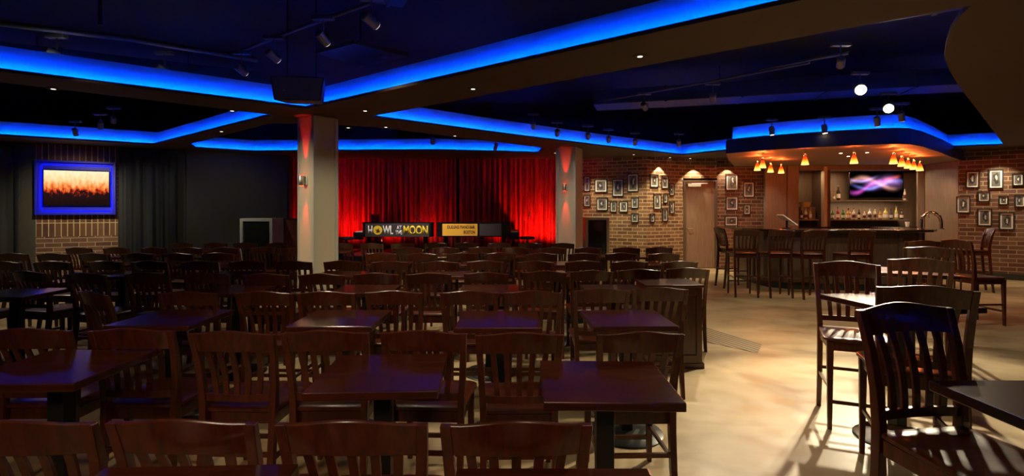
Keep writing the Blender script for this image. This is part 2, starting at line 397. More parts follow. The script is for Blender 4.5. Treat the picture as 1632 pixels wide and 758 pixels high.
for i, h in enumerate(holes):
    z = ZS+.012
    st(band(h, .0, .012, z, z+.022).build('trim_%d' % (3*i+1), M['soffit']))
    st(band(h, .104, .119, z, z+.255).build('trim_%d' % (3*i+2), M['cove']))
    o = band(h, .0125, .0185, z+.001, z+.011).build('light_strip', M['led'])
    st(band(h, .0125, .0212, z+.0115, z+.0135).build('trim_%d' % (3*i+3), M['black']))  # unseen cap added over the strip to cut its upward light
    tag(o, 'blue light strip hidden in the lip of the ' + cn[i], 'light strip', 'blue cove light strips')
# --- bar canopy hanging below the soffit
can = [S(1158,225), S(1200,220.5), S(1250,216.5), S(1300,213), S(1350,210), S(1400,207.5), S(1430,206.5), S(1450,207.5), S(1470,212), S(1500,224), S(1518,233), (9.72,11.1), (9.95,12.7), (5.5,12.7), S(1162,239.5)]
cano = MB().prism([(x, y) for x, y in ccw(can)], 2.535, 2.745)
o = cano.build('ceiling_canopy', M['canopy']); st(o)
st(band(ccw(can), .0, .012, 2.52, 2.748).build('trim_20', M['black']))

# columns
def column(px, Y, w, th, name, label, sc_y):
    near = Vector((XA(px, Y), Y, 0)); lf = Vector((-math.cos(th), math.sin(th), 0)); rt = Vector((math.sin(th), math.cos(th), 0))
    q = [near, near+rt*w, near+rt*w+lf*w, near+lf*w]
    o = MB().prism([(v.x,v.y) for v in q], 0, 2.749).build(name, M['colpaint'], bevel=.01); st(o)
    # raised edge trim on the corners
    mb = MB()
    for k in range(4):
        c_ = q[k]; ins = (q[(k+1)%4]-c_).normalized(), (q[k-1]-c_).normalized()
        out = -(ins[0]+ins[1])*.006
        a_ = c_+out
        mb.prism([((a_).x,(a_).y), ((a_+ins[0]*.05).x,(a_+ins[0]*.05).y), ((c_+ins[0]*.05+ins[1]*.012).x,(c_+ins[0]*.05+ins[1]*.012).y), ((c_+ins[1]*.05+ins[0]*.012).x,(c_+ins[1]*.05+ins[0]*.012).y), ((a_+ins[1]*.05).x,(a_+ins[1]*.05).y)], 0, 2.74)
    st(mb.build('trim_%d' % (21 if px < 600 else 22), M['alu']))
    # sconce on the left face
    nrm = Vector((-rt.x,-rt.y,0)); c_ = near + lf*w*.5 + nrm*.001; z = ZA(sc_y, Y)
    s = thing('wall_sconce', label, 'wall light', (c_.x, c_.y, z), math.atan2(nrm.y, nrm.x)-PI/2, 'red column sconces')
    MB().box(-.045,.045,.0,.02,-.06,.06).build('backplate', M['white'], s, bevel=.004)
    MB().lathe([(.035,-.07),(.04,-.06),(.04,.06),(.035,.07)], (0,.065,0)).build('housing', M['steel'], s, smooth=True)
    MB().lathe([(.03,.071),(.03,.073)], (0,.065,0)).build('lens', M['lampr'], s)
    MB().lathe([(.03,-.073),(.03,-.071)], (0,.065,0)).build('lens', M['lampr'], s)
    for sg in (1,-1):
        L = bpy.data.lights.new('sconce_beam', 'SPOT'); L.energy = 50; L.color = (1,.03,.02); L.spot_size = .46; L.spot_blend = .7; L.shadow_soft_size = .01
        lo = bpy.data.objects.new('sconce_beam', L); C.objects.link(lo); p = c_ + nrm*.075; lo.location = (p.x,p.y,z+sg*.08)
        lo.rotation_euler = (Vector((-nrm.x*.12,-nrm.y*.12, sg))).to_track_quat('-Z','Y').to_euler()
    return q
column(500, 7.0, .378, math.radians(36), 'column_1', 'white and steel sconce with red beams on the near column', 287)
column(917, 10.5, .42, math.radians(27), 'column_2', 'steel sconce with red beams on the column right of the stage', 298)

# ribbed strip let into the floor
pts = [G(1085,510), G(1085,536), G(1207,562.5), G(1214,549)]
mb = MB().prism([(p.x,p.y) for p in pts], 0, .004)
tag(mb.build('floor_grating', M['rib']), 'ribbed tan strip let into the bare floor beside the wooden cabinet', 'floor grating')

# ------------------------------------------------------------------ drapes
def drape(name, p0, p1, z0, z1, amp, wl, mat, label, cat, group, seed=0, gather=0):
    a = Vector((p0[0],p0[1],0)); c_ = Vector((p1[0],p1[1],0)); L = (c_-a).length; d_ = (c_-a).normalized(); nn = Vector((-d_.y,d_.x,0))
    rs = random.Random(seed); n = max(24, int(L/wl*10)); nz = 8; mb = MB(); ph = []
    x = 0; front = []
    phs = 0
    for i in range(n+1):
        u = i/n; phs += 2*PI/10*(.75+.5*rs.random()) ; ph.append(phs)
    for j in range(nz+1):
        v = j/nz; z = z0+(z1-z0)*v
        for i in range(n+1):
            am = amp*(1-.35*v)*(.7+.3*math.sin(i*.37+seed))
            off = am*math.sin(ph[i]) + am*.3*math.sin(ph[i]*2.3+v*1.5)
            p = a + d_*(L*i/n) + nn*(off+amp)
            mb.v.append((p.x,p.y,z))
    m_ = n+1
    for j in range(nz):
        for i in range(n):
            mb.f.append((j*m_+i, j*m_+i+1, (j+1)*m_+i+1, (j+1)*m_+i))
    o = mb.build(name, mat, smooth=True); s_ = o.modifiers.new('thick','SOLIDIFY'); s_.thickness = .008
    return tag(o, label, cat, group)
drape('black_drape', (-12.5, 7.75), (L0[0]-.05, L0[1]-.28), .02, 2.70, .10, .30, M['velvetb'], 'black pleated drape hanging at the left edge of the brick bay', 'curtain', None, 1)
drape('black_drape', (L1[0]+.17, L1[1]-.22), (L2[0]-.02, L2[1]-.28), .02, 2.68, .09, .2, M['velvetb'], 'black pleated drape hanging between the brick bay and the charcoal wall', 'curtain', None, 2)
sc0 = thing('stage_curtain', 'wide red pleated stage curtain panel behind the sign with white and yellow letters', 'curtain', (0,0,0))
SY = 12.95
def sc(x0, x1, y0, y1, parent, seed):
    o = drape('panel', (x0,y0), (x1,y1), .52, 3.3, .065, .13, M['velvetr'], None, None, None, seed); o.parent = parent; return o
sc(-5.75, XA(727,SY), SY, SY+.02, sc0, 5)
sc1 = thing('stage_curtain', 'red pleated stage curtain panel between the dark centre gap and the far column', 'curtain', (0,0,0))
sc(XA(731,SY), 1.55, SY, SY-.1, sc1, 9)

# stage
stg = MB().prism([(-5.6,11.0),(-5.0,10.75),(1.0,10.75),(1.3,11.3),(1.45,13.5),(-5.6,13.5)], .0, .5)
st(stg.build('floor_stage', M['purplestage'], bevel=.01))

# ------------------------------------------------------------------ chairs
def make_chair(name, label, s, tot, mat, cat='chair', group=None, wt=.43):
    r = thing(name, label, cat, (0,0,0), 0, group)
    q = MB()
    out = []
    def outline(k=0.0):
        f_, b_, dp = .215-k, .19-k, .21-k; pts = []
        for cx_, cy_, a0 in ((f_-.05, dp-.05, 0), (-f_+.05, dp-.05, 90), (-b_+.03, -dp+.03, 180), (b_-.03, -dp+.03, 270)):
            rr = .05 if cy_ > 0 else .03
            for t_ in range(0, 91, 30):
                an = math.radians(a0+t_); pts.append((cx_+rr*math.cos(an), cy_+rr*math.sin(an)))
        return pts
    secs = [[(x,y,s-.028) for x,y in outline(.012)], [(x,y,s-.02) for x,y in outline(0)], [(x,y,s-.006) for x,y in outline(0)], [(x,y,s) for x,y in outline(.010)],
            [(x*.8,y*.8,s-.001) for x,y in outline(.012)], [(x*.45,y*.45,s-.007) for x,y in outline(.012)]]
    q.loft(secs); q.build('seat', mat, r, smooth=True)
    z0, z1 = s-.088, s-.029
    MB().box(-.165,.165,.165,.185,z0,z1).box(-.165,.165,-.19,-.17,z0,z1).box(-.185,-.165,-.185,.18,z0,z1).box(.165,.185,-.185,.18,z0,z1).build('seat_frame', mat, r, bevel=.002)
    for sx in (-1, 1):
        MB().bar([(sx*.178,.178,s-.03),(sx*.178,.178,s-.12),(sx*.181,.186,0)], [.040,.038,.026], [.040,.038,.026]).build('leg', mat, r, bevel=.003)
    xt = wt/2-.015
    def post(sx):
        pth = [(sx*.178,-.265,0),(sx*.177,-.235,s*.35),(sx*.177,-.215,s*.75),(sx*.179,-.208,s+.02),(sx*(.179+(xt-.179)*.35),-.215,s+(tot-s)*.35),(sx*(.179+(xt-.179)*.7),-.240,s+(tot-s)*.68),(sx*xt,-.278,tot-.006)]
        return MB().bar(pth, [.028,.032,.034,.034,.032,.032,.032], [.034,.038,.040,.042,.036,.032,.026])
    for sx in (-1, 1): post(sx).build('back_post', mat, r, bevel=.003)
    def yb(z):   # depth of the back at height z
        k = max(0, (z-s)/(tot-s)); return -.208 - .005*k - .065*k*k
    ch = .10 if tot-s < .5 else .105
    # crest rail
    secs = []
    for i in range(13):
        u = -1+i/6; x = u*(xt-.012); bow = -.028*(1-u*u); zt = tot + .020*(.5+.5*math.cos(PI*u))**.8 - .004; zb = tot-ch+.006*(1-u*u)
        y1_ = yb(tot)+bow; y0_ = yb(zb)+bow
        secs.append([(x,y0_-.010,zb),(x,y0_+.010,zb),(x,y1_+.009,zt-.004),(x,y1_+.004,zt),(x,y1_-.004,zt),(x,y1_-.009,zt-.004)])
    MB().loft(secs).build('crest_rail', mat, r, smooth=True)
    # lower rail
    zl = s+.055; secs = []
    for i in range(7):
        u = -1+i/3; x = u*.168; bow = -.016*(1-u*u); y_ = yb(zl)+bow
        secs.append([(x,y_-.009,zl-.018),(x,y_+.009,zl-.018),(x,y_+.009,zl+.018),(x,y_-.009,zl+.018)])
    MB().loft(secs).build('lower_rail', mat, r)
    for i in range(5):
        u = (i-2)/3.05; pth = []
        for k in range(6):
            v = k/5; z = zl+.01 + (tot-ch+.015-zl-.01)*v
            x = u*(.165*(1-v)+(xt-.0)*v); bow = (-.016*(1-v)-.028*v)*(1-u*u)
            pth.append((x, yb(z)+bow+.012*math.sin(PI*v), z))
        MB().bar(pth, .027, .011).build('slat', mat, r)
    h1, h2 = s*.42, s*.28
    for sx in (-1,1):
        MB().bar([(sx*.178,-.222,h1),(sx*.178,-.222,h1+.022)], .016, .02).box(sx*.179-.007, sx*.179+.007, -.225, .175, h1, h1+.022).build('stretcher', mat, r)
    MB().box(-.172,.172,.172,.188,h2,h2+.024).build('stretcher', mat, r)
    MB().box(-.172,.172,-.244,-.228,h1+.03,h1+.052).build('stretcher', mat, r)
    register(r)
    return r
def chair_px(px, py, ht, Yoff=0):     # crest top centre seen at (px, py): ground point under the seat centre for a chair facing away
    Y = (H-ht)*F/(py-HY); return (XA(px, Y), Y)
CH_S, CH_T = .455, .85
chair0 = make_chair('dining_chair', '', CH_S, CH_T, M['chair'], group='dark wooden chairs in the seating rows')
used = [False]
ordw = ['first','second','third','fourth','fifth','sixth','seventh','eighth','ninth','tenth','eleventh','twelfth','thirteenth','fourteenth','fifteenth','sixteenth','seventeenth']
CHAIRS = []
def place(px_or_x, Y, rz, label, world=False):
    x = px_or_x if world else XA(px_or_x, Y)
    # the crest sits .27 behind the seat centre
    cx_, cy_ = x - math.sin(rz)*.27, Y + math.cos(rz)*.27
    if not used[0]:
        chair0.location = (cx_, cy_, 0); chair0.rotation_euler = (0,0,rz); chair0['label'] = label; used[0] = True; c = chair0
    else: c = dup(chair0, (cx_, cy_, 0), rz, label)
    CHAIRS.append((cx_, cy_))
    return c
K = (H-CH_T-.012)*F
def row(pts, rowname, y0=0):
    for i, p in enumerate(pts):
        px, py = p[0], p[1]; rz = p[2] if len(p) > 2 else random.uniform(-.04,.04)
        extra = p[3] if len(p) > 3 else ''
        place(px, K/(py-HY), rz, 'dark wooden slat-back chair%s, %s from left in the %s row of seats' % (extra, ordw[i], rowname))
row([(33,663,.02), (292,661,-.02), (562,663,.0), (823,664,.02)], 'nearest')
row([(45,521,.03), (211,521,.0), (370,525,-.03), (519,524,.03), (675,524,-.05), (828,527,.02), (1020,526,.03)], 'second')
row([(150,463,-.5,' turned sideways'), (300,463), (422,463), (520,463), (628,462), (748,462), (850,462), (958,459), (1052,457)], 'third')
row([(-78,436,.2), (45,431,-.2), (138,434,-.15), (235,434), (330,434), (425,435), (512,435), (600,434), (683,434), (775,433), (868,431), (943,430), (1018,428), (1096,426,-.12)], 'fourth')
# farther rows: regular pairs
def far_row(Y, xs, rowname):
    for i, x in enumerate(xs):
        place(x, Y+random.uniform(-.05,.05), random.uniform(-.09,.09), 'dark wooden slat-back chair, %s from left in the %s row of seats' % (ordw[i], rowname), world=True)
def spread(a, b_, n, skip=None):
    out = []
    for i in range(n):
        x = a+(b_-a)*i/(n-1)+random.uniform(-.03,.03)
        if skip and skip[0] < x < skip[1]: continue
        out.append(x)
    return out
far_row(6.02, spread(-5.9, 1.95, 15), 'fifth')
far_row(7.15, spread(-6.9, 2.1, 17, (-3.55,-2.0)), 'sixth')
far_row(8.25, spread(-6.9, 2.4, 17, (-3.2,-2.0)), 'seventh')
far_row(9.38, spread(-6.0, .9, 13), 'eighth')

# ------------------------------------------------------------------ tables
def make_table(name, label, h, w, cat='table', group=None, d=None):
    d = d or w
    r = thing(name, label, cat, (0,0,0), 0, group)
    MB().box(-w/2,w/2,-d/2,d/2,h-.034,h).build('tabletop', M['table'], r, bevel=.004)
    mb = MB().box(-.036,.036,-.036,.036,.03,h-.05).box(-.17,.17,-.03,.03,h-.05,h-.0345).box(-.03,.03,-.17,.17,h-.05,h-.0345)
    mb.build('pedestal', M['blackm'], r, bevel=.003)
    b_ = MB().lathe([(.235,0),(.24,.006),(.23,.014),(.12,.022),(.06,.03)], n=28); b_.build('base', M['blackm'], r, smooth=True)
    register(r); return r
tab0 = make_table('pub_table', '', .75, .52, group='small dark tables among the seating rows')
tused = [False]
def tab(x, Y, rz, label):
    if not tused[0]: tab0.location = (x,Y,0); tab0.rotation_euler = (0,0,rz); tab0['label'] = label; tused[0] = True
    else: dup(tab0, (x,Y,0), rz, label)
def near_edge(pxl, pxr, py, rz, label):
    Y = (H-.75)*F/(py-HY); xm = (XA(pxl,Y)+XA(pxr,Y))/2
    tab(xm - math.sin(rz)*.26, Y+.26*math.cos(rz), rz, label)
near_edge(483,697,624,.05,'square dark red-brown table in the middle, behind the nearest row of chairs')
near_edge(-96,119,612,.03,'square dark table at the left edge of the photo, behind the nearest chairs')
near_edge(872,1088,641,-.03,'square dark table at the right end of the rows, beside the open floor')
tab(-.84,1.155,.04,'dark table with only its far edge showing at the bottom, left of centre')
tab(.11,1.14,.0,'dark table with only its far edge showing at the bottom, centre')
near_edge(163,300,519,.0,'blue-reflecting square table, leftmost behind the second row of chairs')
near_edge(455,592,520,.0,'square table second from left behind the second row of chairs')
near_edge(722,866,522,.0,'square table third from left behind the second row of chairs')
near_edge(945,1083,520,.02,'square table rightmost behind the second row of chairs')
near_edge(-75,37,474,.06,'square table at far left, beyond the third row of chairs')
kk = 0
for (Y, xs, nm) in ((4.60, [-2.45,-1.3,-.2,.9], 'third'), (5.70, [-4.3,-3.1,-1.9,-.7,.5], 'fourth'), (6.82, [-5.2,-4.0,-1.6,-.4,.8,1.7], 'fifth'), (7.95, [-5.8,-4.6,-1.2,0,1.2,2.1], 'sixth'), (9.0, [-5.4,-4.2,-3.0,-1.8,-.6,.5], 'seventh')):
    for i, x in enumerate(xs):
        tab(x, Y+.0, random.uniform(-.05,.05), 'small square dark table, %s from left behind the %s row of chairs' % (ordw[i], nm))

# wooden cabinet at the right end of the rows
cb = G(1123,587); r = thing('service_cabinet', 'low dark red wooden cabinet with panelled side at the end of the chair rows', 'cabinet', (cb.x-.27, cb.y+.22, 0))
MB().box(-.25,.25,-.2,.2,.05,.74).build('body', M['chair'], r, bevel=.004)
MB().box(-.27,.27,-.22,.22,.0,.05).build('plinth', M['chair'], r, bevel=.004)
MB().box(-.27,.27,-.22,.22,.741,.765).build('top', M['chair'], r, bevel=.004)
MB().box(-.25,-.20,-.215,-.2005,.05,.74).box(.20,.25,-.215,-.2005,.05,.74).box(-.2,.2,-.215,-.2005,.05,.12).box(-.2,.2,-.215,-.2005,.67,.74).build('panel_frame', M['chair'], r, bevel=.002)
MB().tube([(.10,-.201,.55),(.10,-.24,.55),(.10,-.24,.45),(.10,-.201,.45)], .006).build('handle', M['steel'], r, smooth=True)

# ------------------------------------------------------------------ counter-height group on the right
st_S, st_T = .61, 1.062
stool0 = make_chair('counter_chair', 'tall slat-back counter chair facing the tall table, lit from above', st_S, st_T, M['stool'], 'chair', 'counter-height chairs', wt=.42)
def putf(src, crest, face, label, first=False):       # crest centre on the floor plan, facing direction
    f_ = Vector(face).normalized(); rz = math.atan2(-f_.x, f_.y)
    loc = (crest[0]+f_.x*.27, crest[1]+f_.y*.27, 0)
    if first: src.location = loc; src.rotation_euler = (0,0,rz); src['label'] = label; return src
    return dup(src, loc, rz, label)
putf(stool0, (2.45,3.77), (-.38,-.925), 'tall reddish slat-back chair facing the camera across the tall table, feet fully in view', True)
putf(stool0, (2.08,2.585), (.39,.92), 'tall near-black slat-back chair seen from behind, directly behind the largest chair')
putf(stool0, (1.575,2.055), (.13,-.99), 'largest tall slat-back chair in the foreground, its seat tucked under the corner table')
putf(stool0, (3.22,4.06), (.5,.86), 'tall brown slat-back chair behind the near-black chair, pink light between its slats')
putf(stool0, (4.33,5.35), (.5,.86), 'tall chair with a pale lit crest rail, below the chrome beer tower')
putf(stool0, (5.16,6.45), (.2,.95), 'tall dark chair farthest back below the chrome beer tower')
putf(stool0, (5.72,6.62), (1,.05), 'tall chair seen side on against the right brick wall')
ttab = make_table('counter_table', '', .88, .60, group='counter-height tables')
ttab.location = (2.44,3.26,0); ttab.rotation_euler = (0,0,math.radians(9)); ttab['label'] = 'tall square table with black disc base between the two tall chairs'
dup(ttab, (1.70,1.43,0), .0, 'dark tall table top cut off by the bottom right corner')
dup(ttab, (3.75,4.85,0), math.radians(-28), 'tall table mostly hidden beyond the brown tall chairs')

# ------------------------------------------------------------------ bar
def ribbon(poly, w, z0, z1):   # open polyline ribbon offset to the left side
    n = len(poly); inn = []
    for i in range(n):
        a = Vector(poly[max(i-1,0)]); b_ = Vector(poly[i]); c_ = Vector(poly[min(i+1,n-1)])
        e1 = (b_-a) if i else (c_-b_); e2 = (c_-b_) if i < n-1 else (b_-a); e1.normalize(); e2.normalize()
        m_ = (Vector((-e1.y,e1.x))+Vector((-e2.y,e2.x))).normalized()
        inn.append(tuple(b_ + m_*w/max(.4, m_.dot(Vector((-e1.y,e1.x))))))
    return MB().prism(list(poly)+inn[::-1], z0, z1)
barp = [(4.62,11.2),(4.56,10.2),(4.62,9.65),(4.95,9.3),(5.6,9.12),(6.4,9.02),(7.0,9.02),(7.5,9.15),(7.85,9.5),(7.98,10.0),(8.05,10.6)]
bar = thing('bar_counter', 'curved bar counter with dark stone top and panelled wood front', 'bar counter', (0,0,0))
ribbon(barp, .62, 1.06, 1.105).build('countertop', M['granite'], bar, bevel=.006)
ins = offset(ccw([barp[i] for i in range(len(barp))]), -.22)
def inner(pl, d_):
    n = len(pl); out = []
    for i in range(n):
        a = Vector(pl[max(i-1,0)]); b_ = Vector(pl[i]); c_ = Vector(pl[min(i+1,n-1)])
        e1 = (b_-a) if i else (c_-b_); e2 = (c_-b_) if i < n-1 else (b_-a); e1.normalize(); e2.normalize()
        m_ = (Vector((-e1.y,e1.x))+Vector((-e2.y,e2.x))).normalized(); out.append(tuple(b_+m_*d_))
    return out
bin_ = inner(barp, .22)
ribbon(bin_, .15, .12, 1.059).build('bar_front', M['barpanel'], bar)
ribbon(inner(barp, .25), .12, 0, .12).build('kick_base', M['basebd'], bar)
for i in range(1, len(bin_)-1):
    a = Vector(bin_[i]); dd = (Vector(bin_[i+1])-Vector(bin_[i-1])).normalized(); nn_ = Vector((dd.y,-dd.x))
    q = [a-dd*.05, a+dd*.05, a+dd*.05+nn_*.03, a-dd*.05+nn_*.03]
    MB().prism([(v.x,v.y) for v in q], .121, 1.058).build('pilaster', M['barwood'] if i == 5 else M['barpanel'], bar, bevel=.003)  # one pilaster in redder wood: the red light on it put into its colour
# stools along the bar
bs0 = make_chair('bar_stool', '', .74, 1.12, M['chair'], 'bar stool', 'bar stools along the bar', wt=.42)
putf(bs0, (3.93,9.75), (1,.05), 'dark slat-back bar stool seen side on at the left end of the bar', True)
putf(bs0, (XA(1186,8.65),8.55), (.15,1), 'bar stool second from left, before the left end of the bar front')
putf(bs0, (XA(1240,8.6),8.48), (.05,1), 'bar stool third from left at the bar front')
putf(bs0, (XA(1296,8.4),8.35), (.0,1), 'bar stool in the middle of the bar front, behind the reddish tall chair')
putf(bs0, (XA(1375,8.3),8.3), (.0,1), 'bar stool right of the middle at the bar front, beside the red-lit pilaster')
putf(bs0, (8.55,9.2), (-.9,.45), 'dark bar stool at the right end of the bar before the brick wall')
# screen terminal lying slanted on the bar
r = thing('order_terminal', 'white slanted order terminal standing on the left of the bar counter', 'terminal', (XA(1254,9.9),9.9,1.105))
Mx = Matrix.Rotation(math.radians(35), 4, 'Y')
MB().box(-.17,.17,-.12,.12,.0,.022, Matrix.Translation((0,0,.15)) @ Mx).build('screen', M['white'], r, bevel=.004)
MB().tube([(0,0,.01),(.0,0,.15)], .02).build('stand', M['blackm'], r, smooth=True)
MB().lathe([(.08,0),(.08,.01),(.02,.015)]).build('base', M['blackm'], r, smooth=True)
# chrome beer tower arch
bt = thing('beer_tower', 'arched chrome beer tower standing on the right end of the bar', 'beer tower', (XA(1484,9.4), 9.4, 1.105))
rr = 16/F*9.4
MB().tube([(-rr,0,0),(-rr,0,.12)]+[(-rr*math.cos(a), 0, .12+rr*math.sin(a)) for a in [PI*k/12 for k in range(1,12)]]+[(rr,0,.12),(rr,0,0)], .028, 12).build('arch', M['chrome'], bt, smooth=True)
MB().lathe([(.05,0),(.05,.012),(.025,.02)], (-rr,0,0)).lathe([(.05,0),(.05,.012),(.025,.02)], (rr,0,0)).build('flange', M['chrome'], bt, smooth=True)
for i in range(3):
    a = PI*(.3+.2*i); MB().tube([(rr*math.cos(a),-.02,.12+rr*math.sin(a)),(rr*math.cos(a),-.08,.12+rr*math.sin(a)-.01),(rr*math.cos(a),-.085,.06+rr*math.sin(a))], .007).build('tap', M['chrome'], bt, smooth=True)

# back bar: panels, niches, shelves
BY = 12.35
def frame_panel(name, p0, p1, label=None):
    return wall_seg(name, p0, p1, 0, 2.53, M['panel'])
frame_panel('wall_panel', (XA(1220,12.45),12.45), (XA(1256,BY)-.01,12.40))
frame_panel('wall_panel', (XA(1256,BY),12.36), (XA(1273,BY),BY))
frame_panel('wall_panel', (XA(1463,BY),BY), (9.86,12.3))
frame_panel('wall_panel', (9.87,12.3), (9.71,11.2))
bxl, bxm0, bxm1, bxr = XA(1274,BY), XA(1312,BY), XA(1323,BY), XA(1462,BY)
wall_seg('wall_bar_back', (bxl,13.0), (10.4,13.0), 0, 2.53, M['panel'])
bb = thing('back_bar', 'built-in back bar cabinet with lit shelves behind the counter', 'cabinet', (0,0,0))
zc = ZA(362, 12.0)
MB().box(bxl,bxr,BY+.05,12.98,.0,zc-.04).build('base_cabinet', M['panel'], bb)
MB().box(bxl,bxr,BY,12.98,zc-.04,zc).build('worktop', M['granite'], bb)
MB().box(bxm0+.01,bxm0+.08,BY-.03,BY+.1,zc,2.5).build('post', plain('post_paint',(.5,.38,.25),.5), bb)
MB().box(bxm0+.09,bxm1+.04,BY+.05,12.97,zc,2.5).build('divider', M['barpanel'], bb)
zs1, zs2 = ZA(349,12.6), ZA(318.5,12.6)
MB().box(bxl+.01,bxm0-.01,12.5,12.97,zs1-.03,zs1).build('shelf', M['panel'], bb)
MB().box(bxm1+.11,bxr-.02,12.5,12.97,zs1-.03,zs1).build('shelf', M['panel'], bb)
MB().box(bxm1+.11,bxr-.02,12.6,12.97,zs2-.03,zs2).build('shelf', M['panel'], bb)
MB().box(bxl,bxr,BY,12.98,2.42,2.53).build('header', M['panel'], bb)
def tv(name, label, p0, p1, zb, zt, mat, frame=None):
    a = Vector((p0[0],p0[1],0)); c_ = Vector((p1[0],p1[1],0)); w_ = (c_-a).length; ang = math.atan2(c_.y-a.y, c_.x-a.x)
    r = thing(name, label, 'television', (a.x,a.y,zb), ang)
    MB().box(0,w_,0,.05,0,zt-zb).build('casing', M['gloss'], r, bevel=.005)
    b_ = .022; hh = zt-zb
    mb = MB(); mb.add([(b_,-.002,b_),(w_-b_,-.002,b_),(w_-b_,-.002,hh-b_),(b_,-.002,hh-b_)], [(0,1,2,3)])
    mb.build('screen', mat, r, uv=lambda co: ((co[0]-b_)/(w_-2*b_), (co[2]-b_)/(hh-2*b_)))
    return r
TY = 12.72
tv('television', 'wall television showing pink and blue light swirls above the bar shelves', (XA(1353,TY),TY), (XA(1440,TY),TY), ZA(317,TY)+.01, ZA(272,TY), M['swirl'])
# bottles
glassc = [plain('bottle_glass_%d' % i, c, .12, 0, .3) for i, c in enumerate([(.03,.02,.012),(.55,.50,.38),(.02,.16,.03),(.35,.16,.03),(.5,.52,.5),(.04,.04,.05),(.42,.36,.10),(.3,.03,.02)])]
def bottle(x, y, z, h, kind, ci, label):
    r = thing('liquor_bottle', label, 'bottle', (x,y,z), 0, 'bottles on the back bar shelves')
    R_ = h*(.145 if kind == 0 else .2 if kind == 1 else .11)
    MB().lathe([(R_*.95,0),(R_,.01),(R_,h*.52),(R_*.85,h*.6),(R_*.32,h*.72),(R_*.3,h*.92)], n=12).build('body', glassc[ci], r, smooth=True)
    MB().lathe([(R_*.38,h*.921),(R_*.38,h)], n=10).build('cap', M['black'] if ci % 2 else M['steel'], r, smooth=True)
    MB().lathe([(R_*1.02,h*.14),(R_*1.02,h*.42)], n=12).build('bottle_label', M['mat'] if ci not in (1,4) else M['letterd'], r, smooth=True)
cols = ['dark','clear','green','amber','clear','black','yellow','red']
bx = bxm1+.2; i = 0; rb = random.Random(3)
seq = [2,7,2,3,1,0,1,4,1,3,6,5,6,0,5,0,5,7,1,4,0]
while bx < bxr-.12 and i < 21:
    ci = seq[i]; k = [0,2,0,1,0,2,0][i % 7]; h = .24+.07*rb.random()+(.02 if k == 2 else -.02)
    bottle(bx, 12.58, zs1, h, k, ci, '%s glass bottle, %s from left on the long bar shelf' % (cols[ci], (ordw+['eighteenth','nineteenth','twentieth','twenty-first'])[i])); bx += .13; i += 1
bx = bxl+.08; i = 0
while bx < bxm0-.06:
    ci = [1,0,4,6,0,1][i % 6]; bottle(bx, 12.6, zs1, .22+.08*rb.random(), [0,2][i%2], ci, '%s bottle, %s from left in the narrow left niche of the bar' % (cols[ci], ordw[i])); bx += .11; i += 1
for i, (px, ci, h) in enumerate([(1337,0,.36),(1330,3,.22),(1443,1,.30)]):
    bottle(XA(px,12.62), 12.64, zs2, h, 2, ci, ['tall dark bottle on the upper shelf left of the television','short amber bottle at the left end of the upper bar shelf','clear bottle on the upper shelf right of the television'][i])
def cup(x, y, z, r_, h, label):
    o = MB().lathe([(r_*.7,0),(r_,h),(r_*.88,h),(r_*.6,.01)], n=14).build('glass_tumbler', plain('frosted_glass',(.75,.72,.66),.2), smooth=True); o.location = (x,y,z); tag(o, label, 'glass', 'tumblers at the right of the back bar')
cup(bxr-.07, 12.66, zs2, .045, .10, 'pale tumbler at the right end of the upper bar shelf')
cup(bxr-.20, 12.40, zc, .05, .12, 'pale tumbler on the back bar worktop near the beer tower')
cup(XA(1331,12.4), 12.66, zs2+.0, .0451, .10, 'pale tumbler at the left end of the upper bar shelf')
# garnish jar in left niche
r = thing('garnish_basket', 'pale basket standing above the bottles in the narrow left bar niche', 'basket', (XA(1285,12.75),12.8,zs1), 0)
MB().box(-.16,.20,-.1,.1,0,.30).build('riser', M['panel'], r, bevel=.004)
MB().lathe([(.10,.301),(.14,.42),(.13,.42),(.09,.32)]).build('bowl', plain('wicker',(.55,.45,.2),.7), r, smooth=True)

# pendants
pend = thing('pendant_lamp', '', 'pendant lamp', (0,0,0), 0, 'amber glass pendants over the bar')
MB().lathe([(.062,0),(.060,.012),(.045,.075),(.026,.135),(.018,.15)], n=20).build('shade', M['amber'], pend, smooth=True)
MB().lathe([(.02,.151),(.02,.185),(.008,.19)], n=12).build('socket', M['chrome'], pend, smooth=True)
MB().tube([(0,0,.19),(0,0,.29)], .003, 6).build('rod', M['blackm'], pend)
MB().lathe([(.035,.275),(.035,.29)], n=14).build('ceiling_cap', M['chrome'], pend, smooth=True)
register(pend)
pl = [(1207,271.6),(1215.5,267.5),(1228,274.5),(1245,276),(1283,262.5),(1361,260.5),(1424,261),(1437,265),(1447,268),(1456,270),(1466,272)]
pn = ['first from left','second from left','third from left','fourth from left','single one left of centre','single one in front of the television','first of the five at right','second of the five at right','middle one of the five at right','fourth of the five at right','rightmost of the five at right']
for i, (px, py) in enumerate(pl):
    p = on_z(px, py, 2.243)
    lab = 'red and yellow glass pendant lamp over the bar, ' + pn[i]
    if i == 0: pend.location = p; pend['label'] = lab
    else: dup(pend, p, 0, lab)
    L = bpy.data.lights.new('pendant_light', 'POINT'); L.energy = 12 if i < 4 else 3.5 if i < 6 else 11; L.color = (1,.16,.03); L.shadow_soft_size = .04
    lo = bpy.data.objects.new('pendant_light', L); C.objects.link(lo); lo.location = (p.x, p.y, p.z+.22)

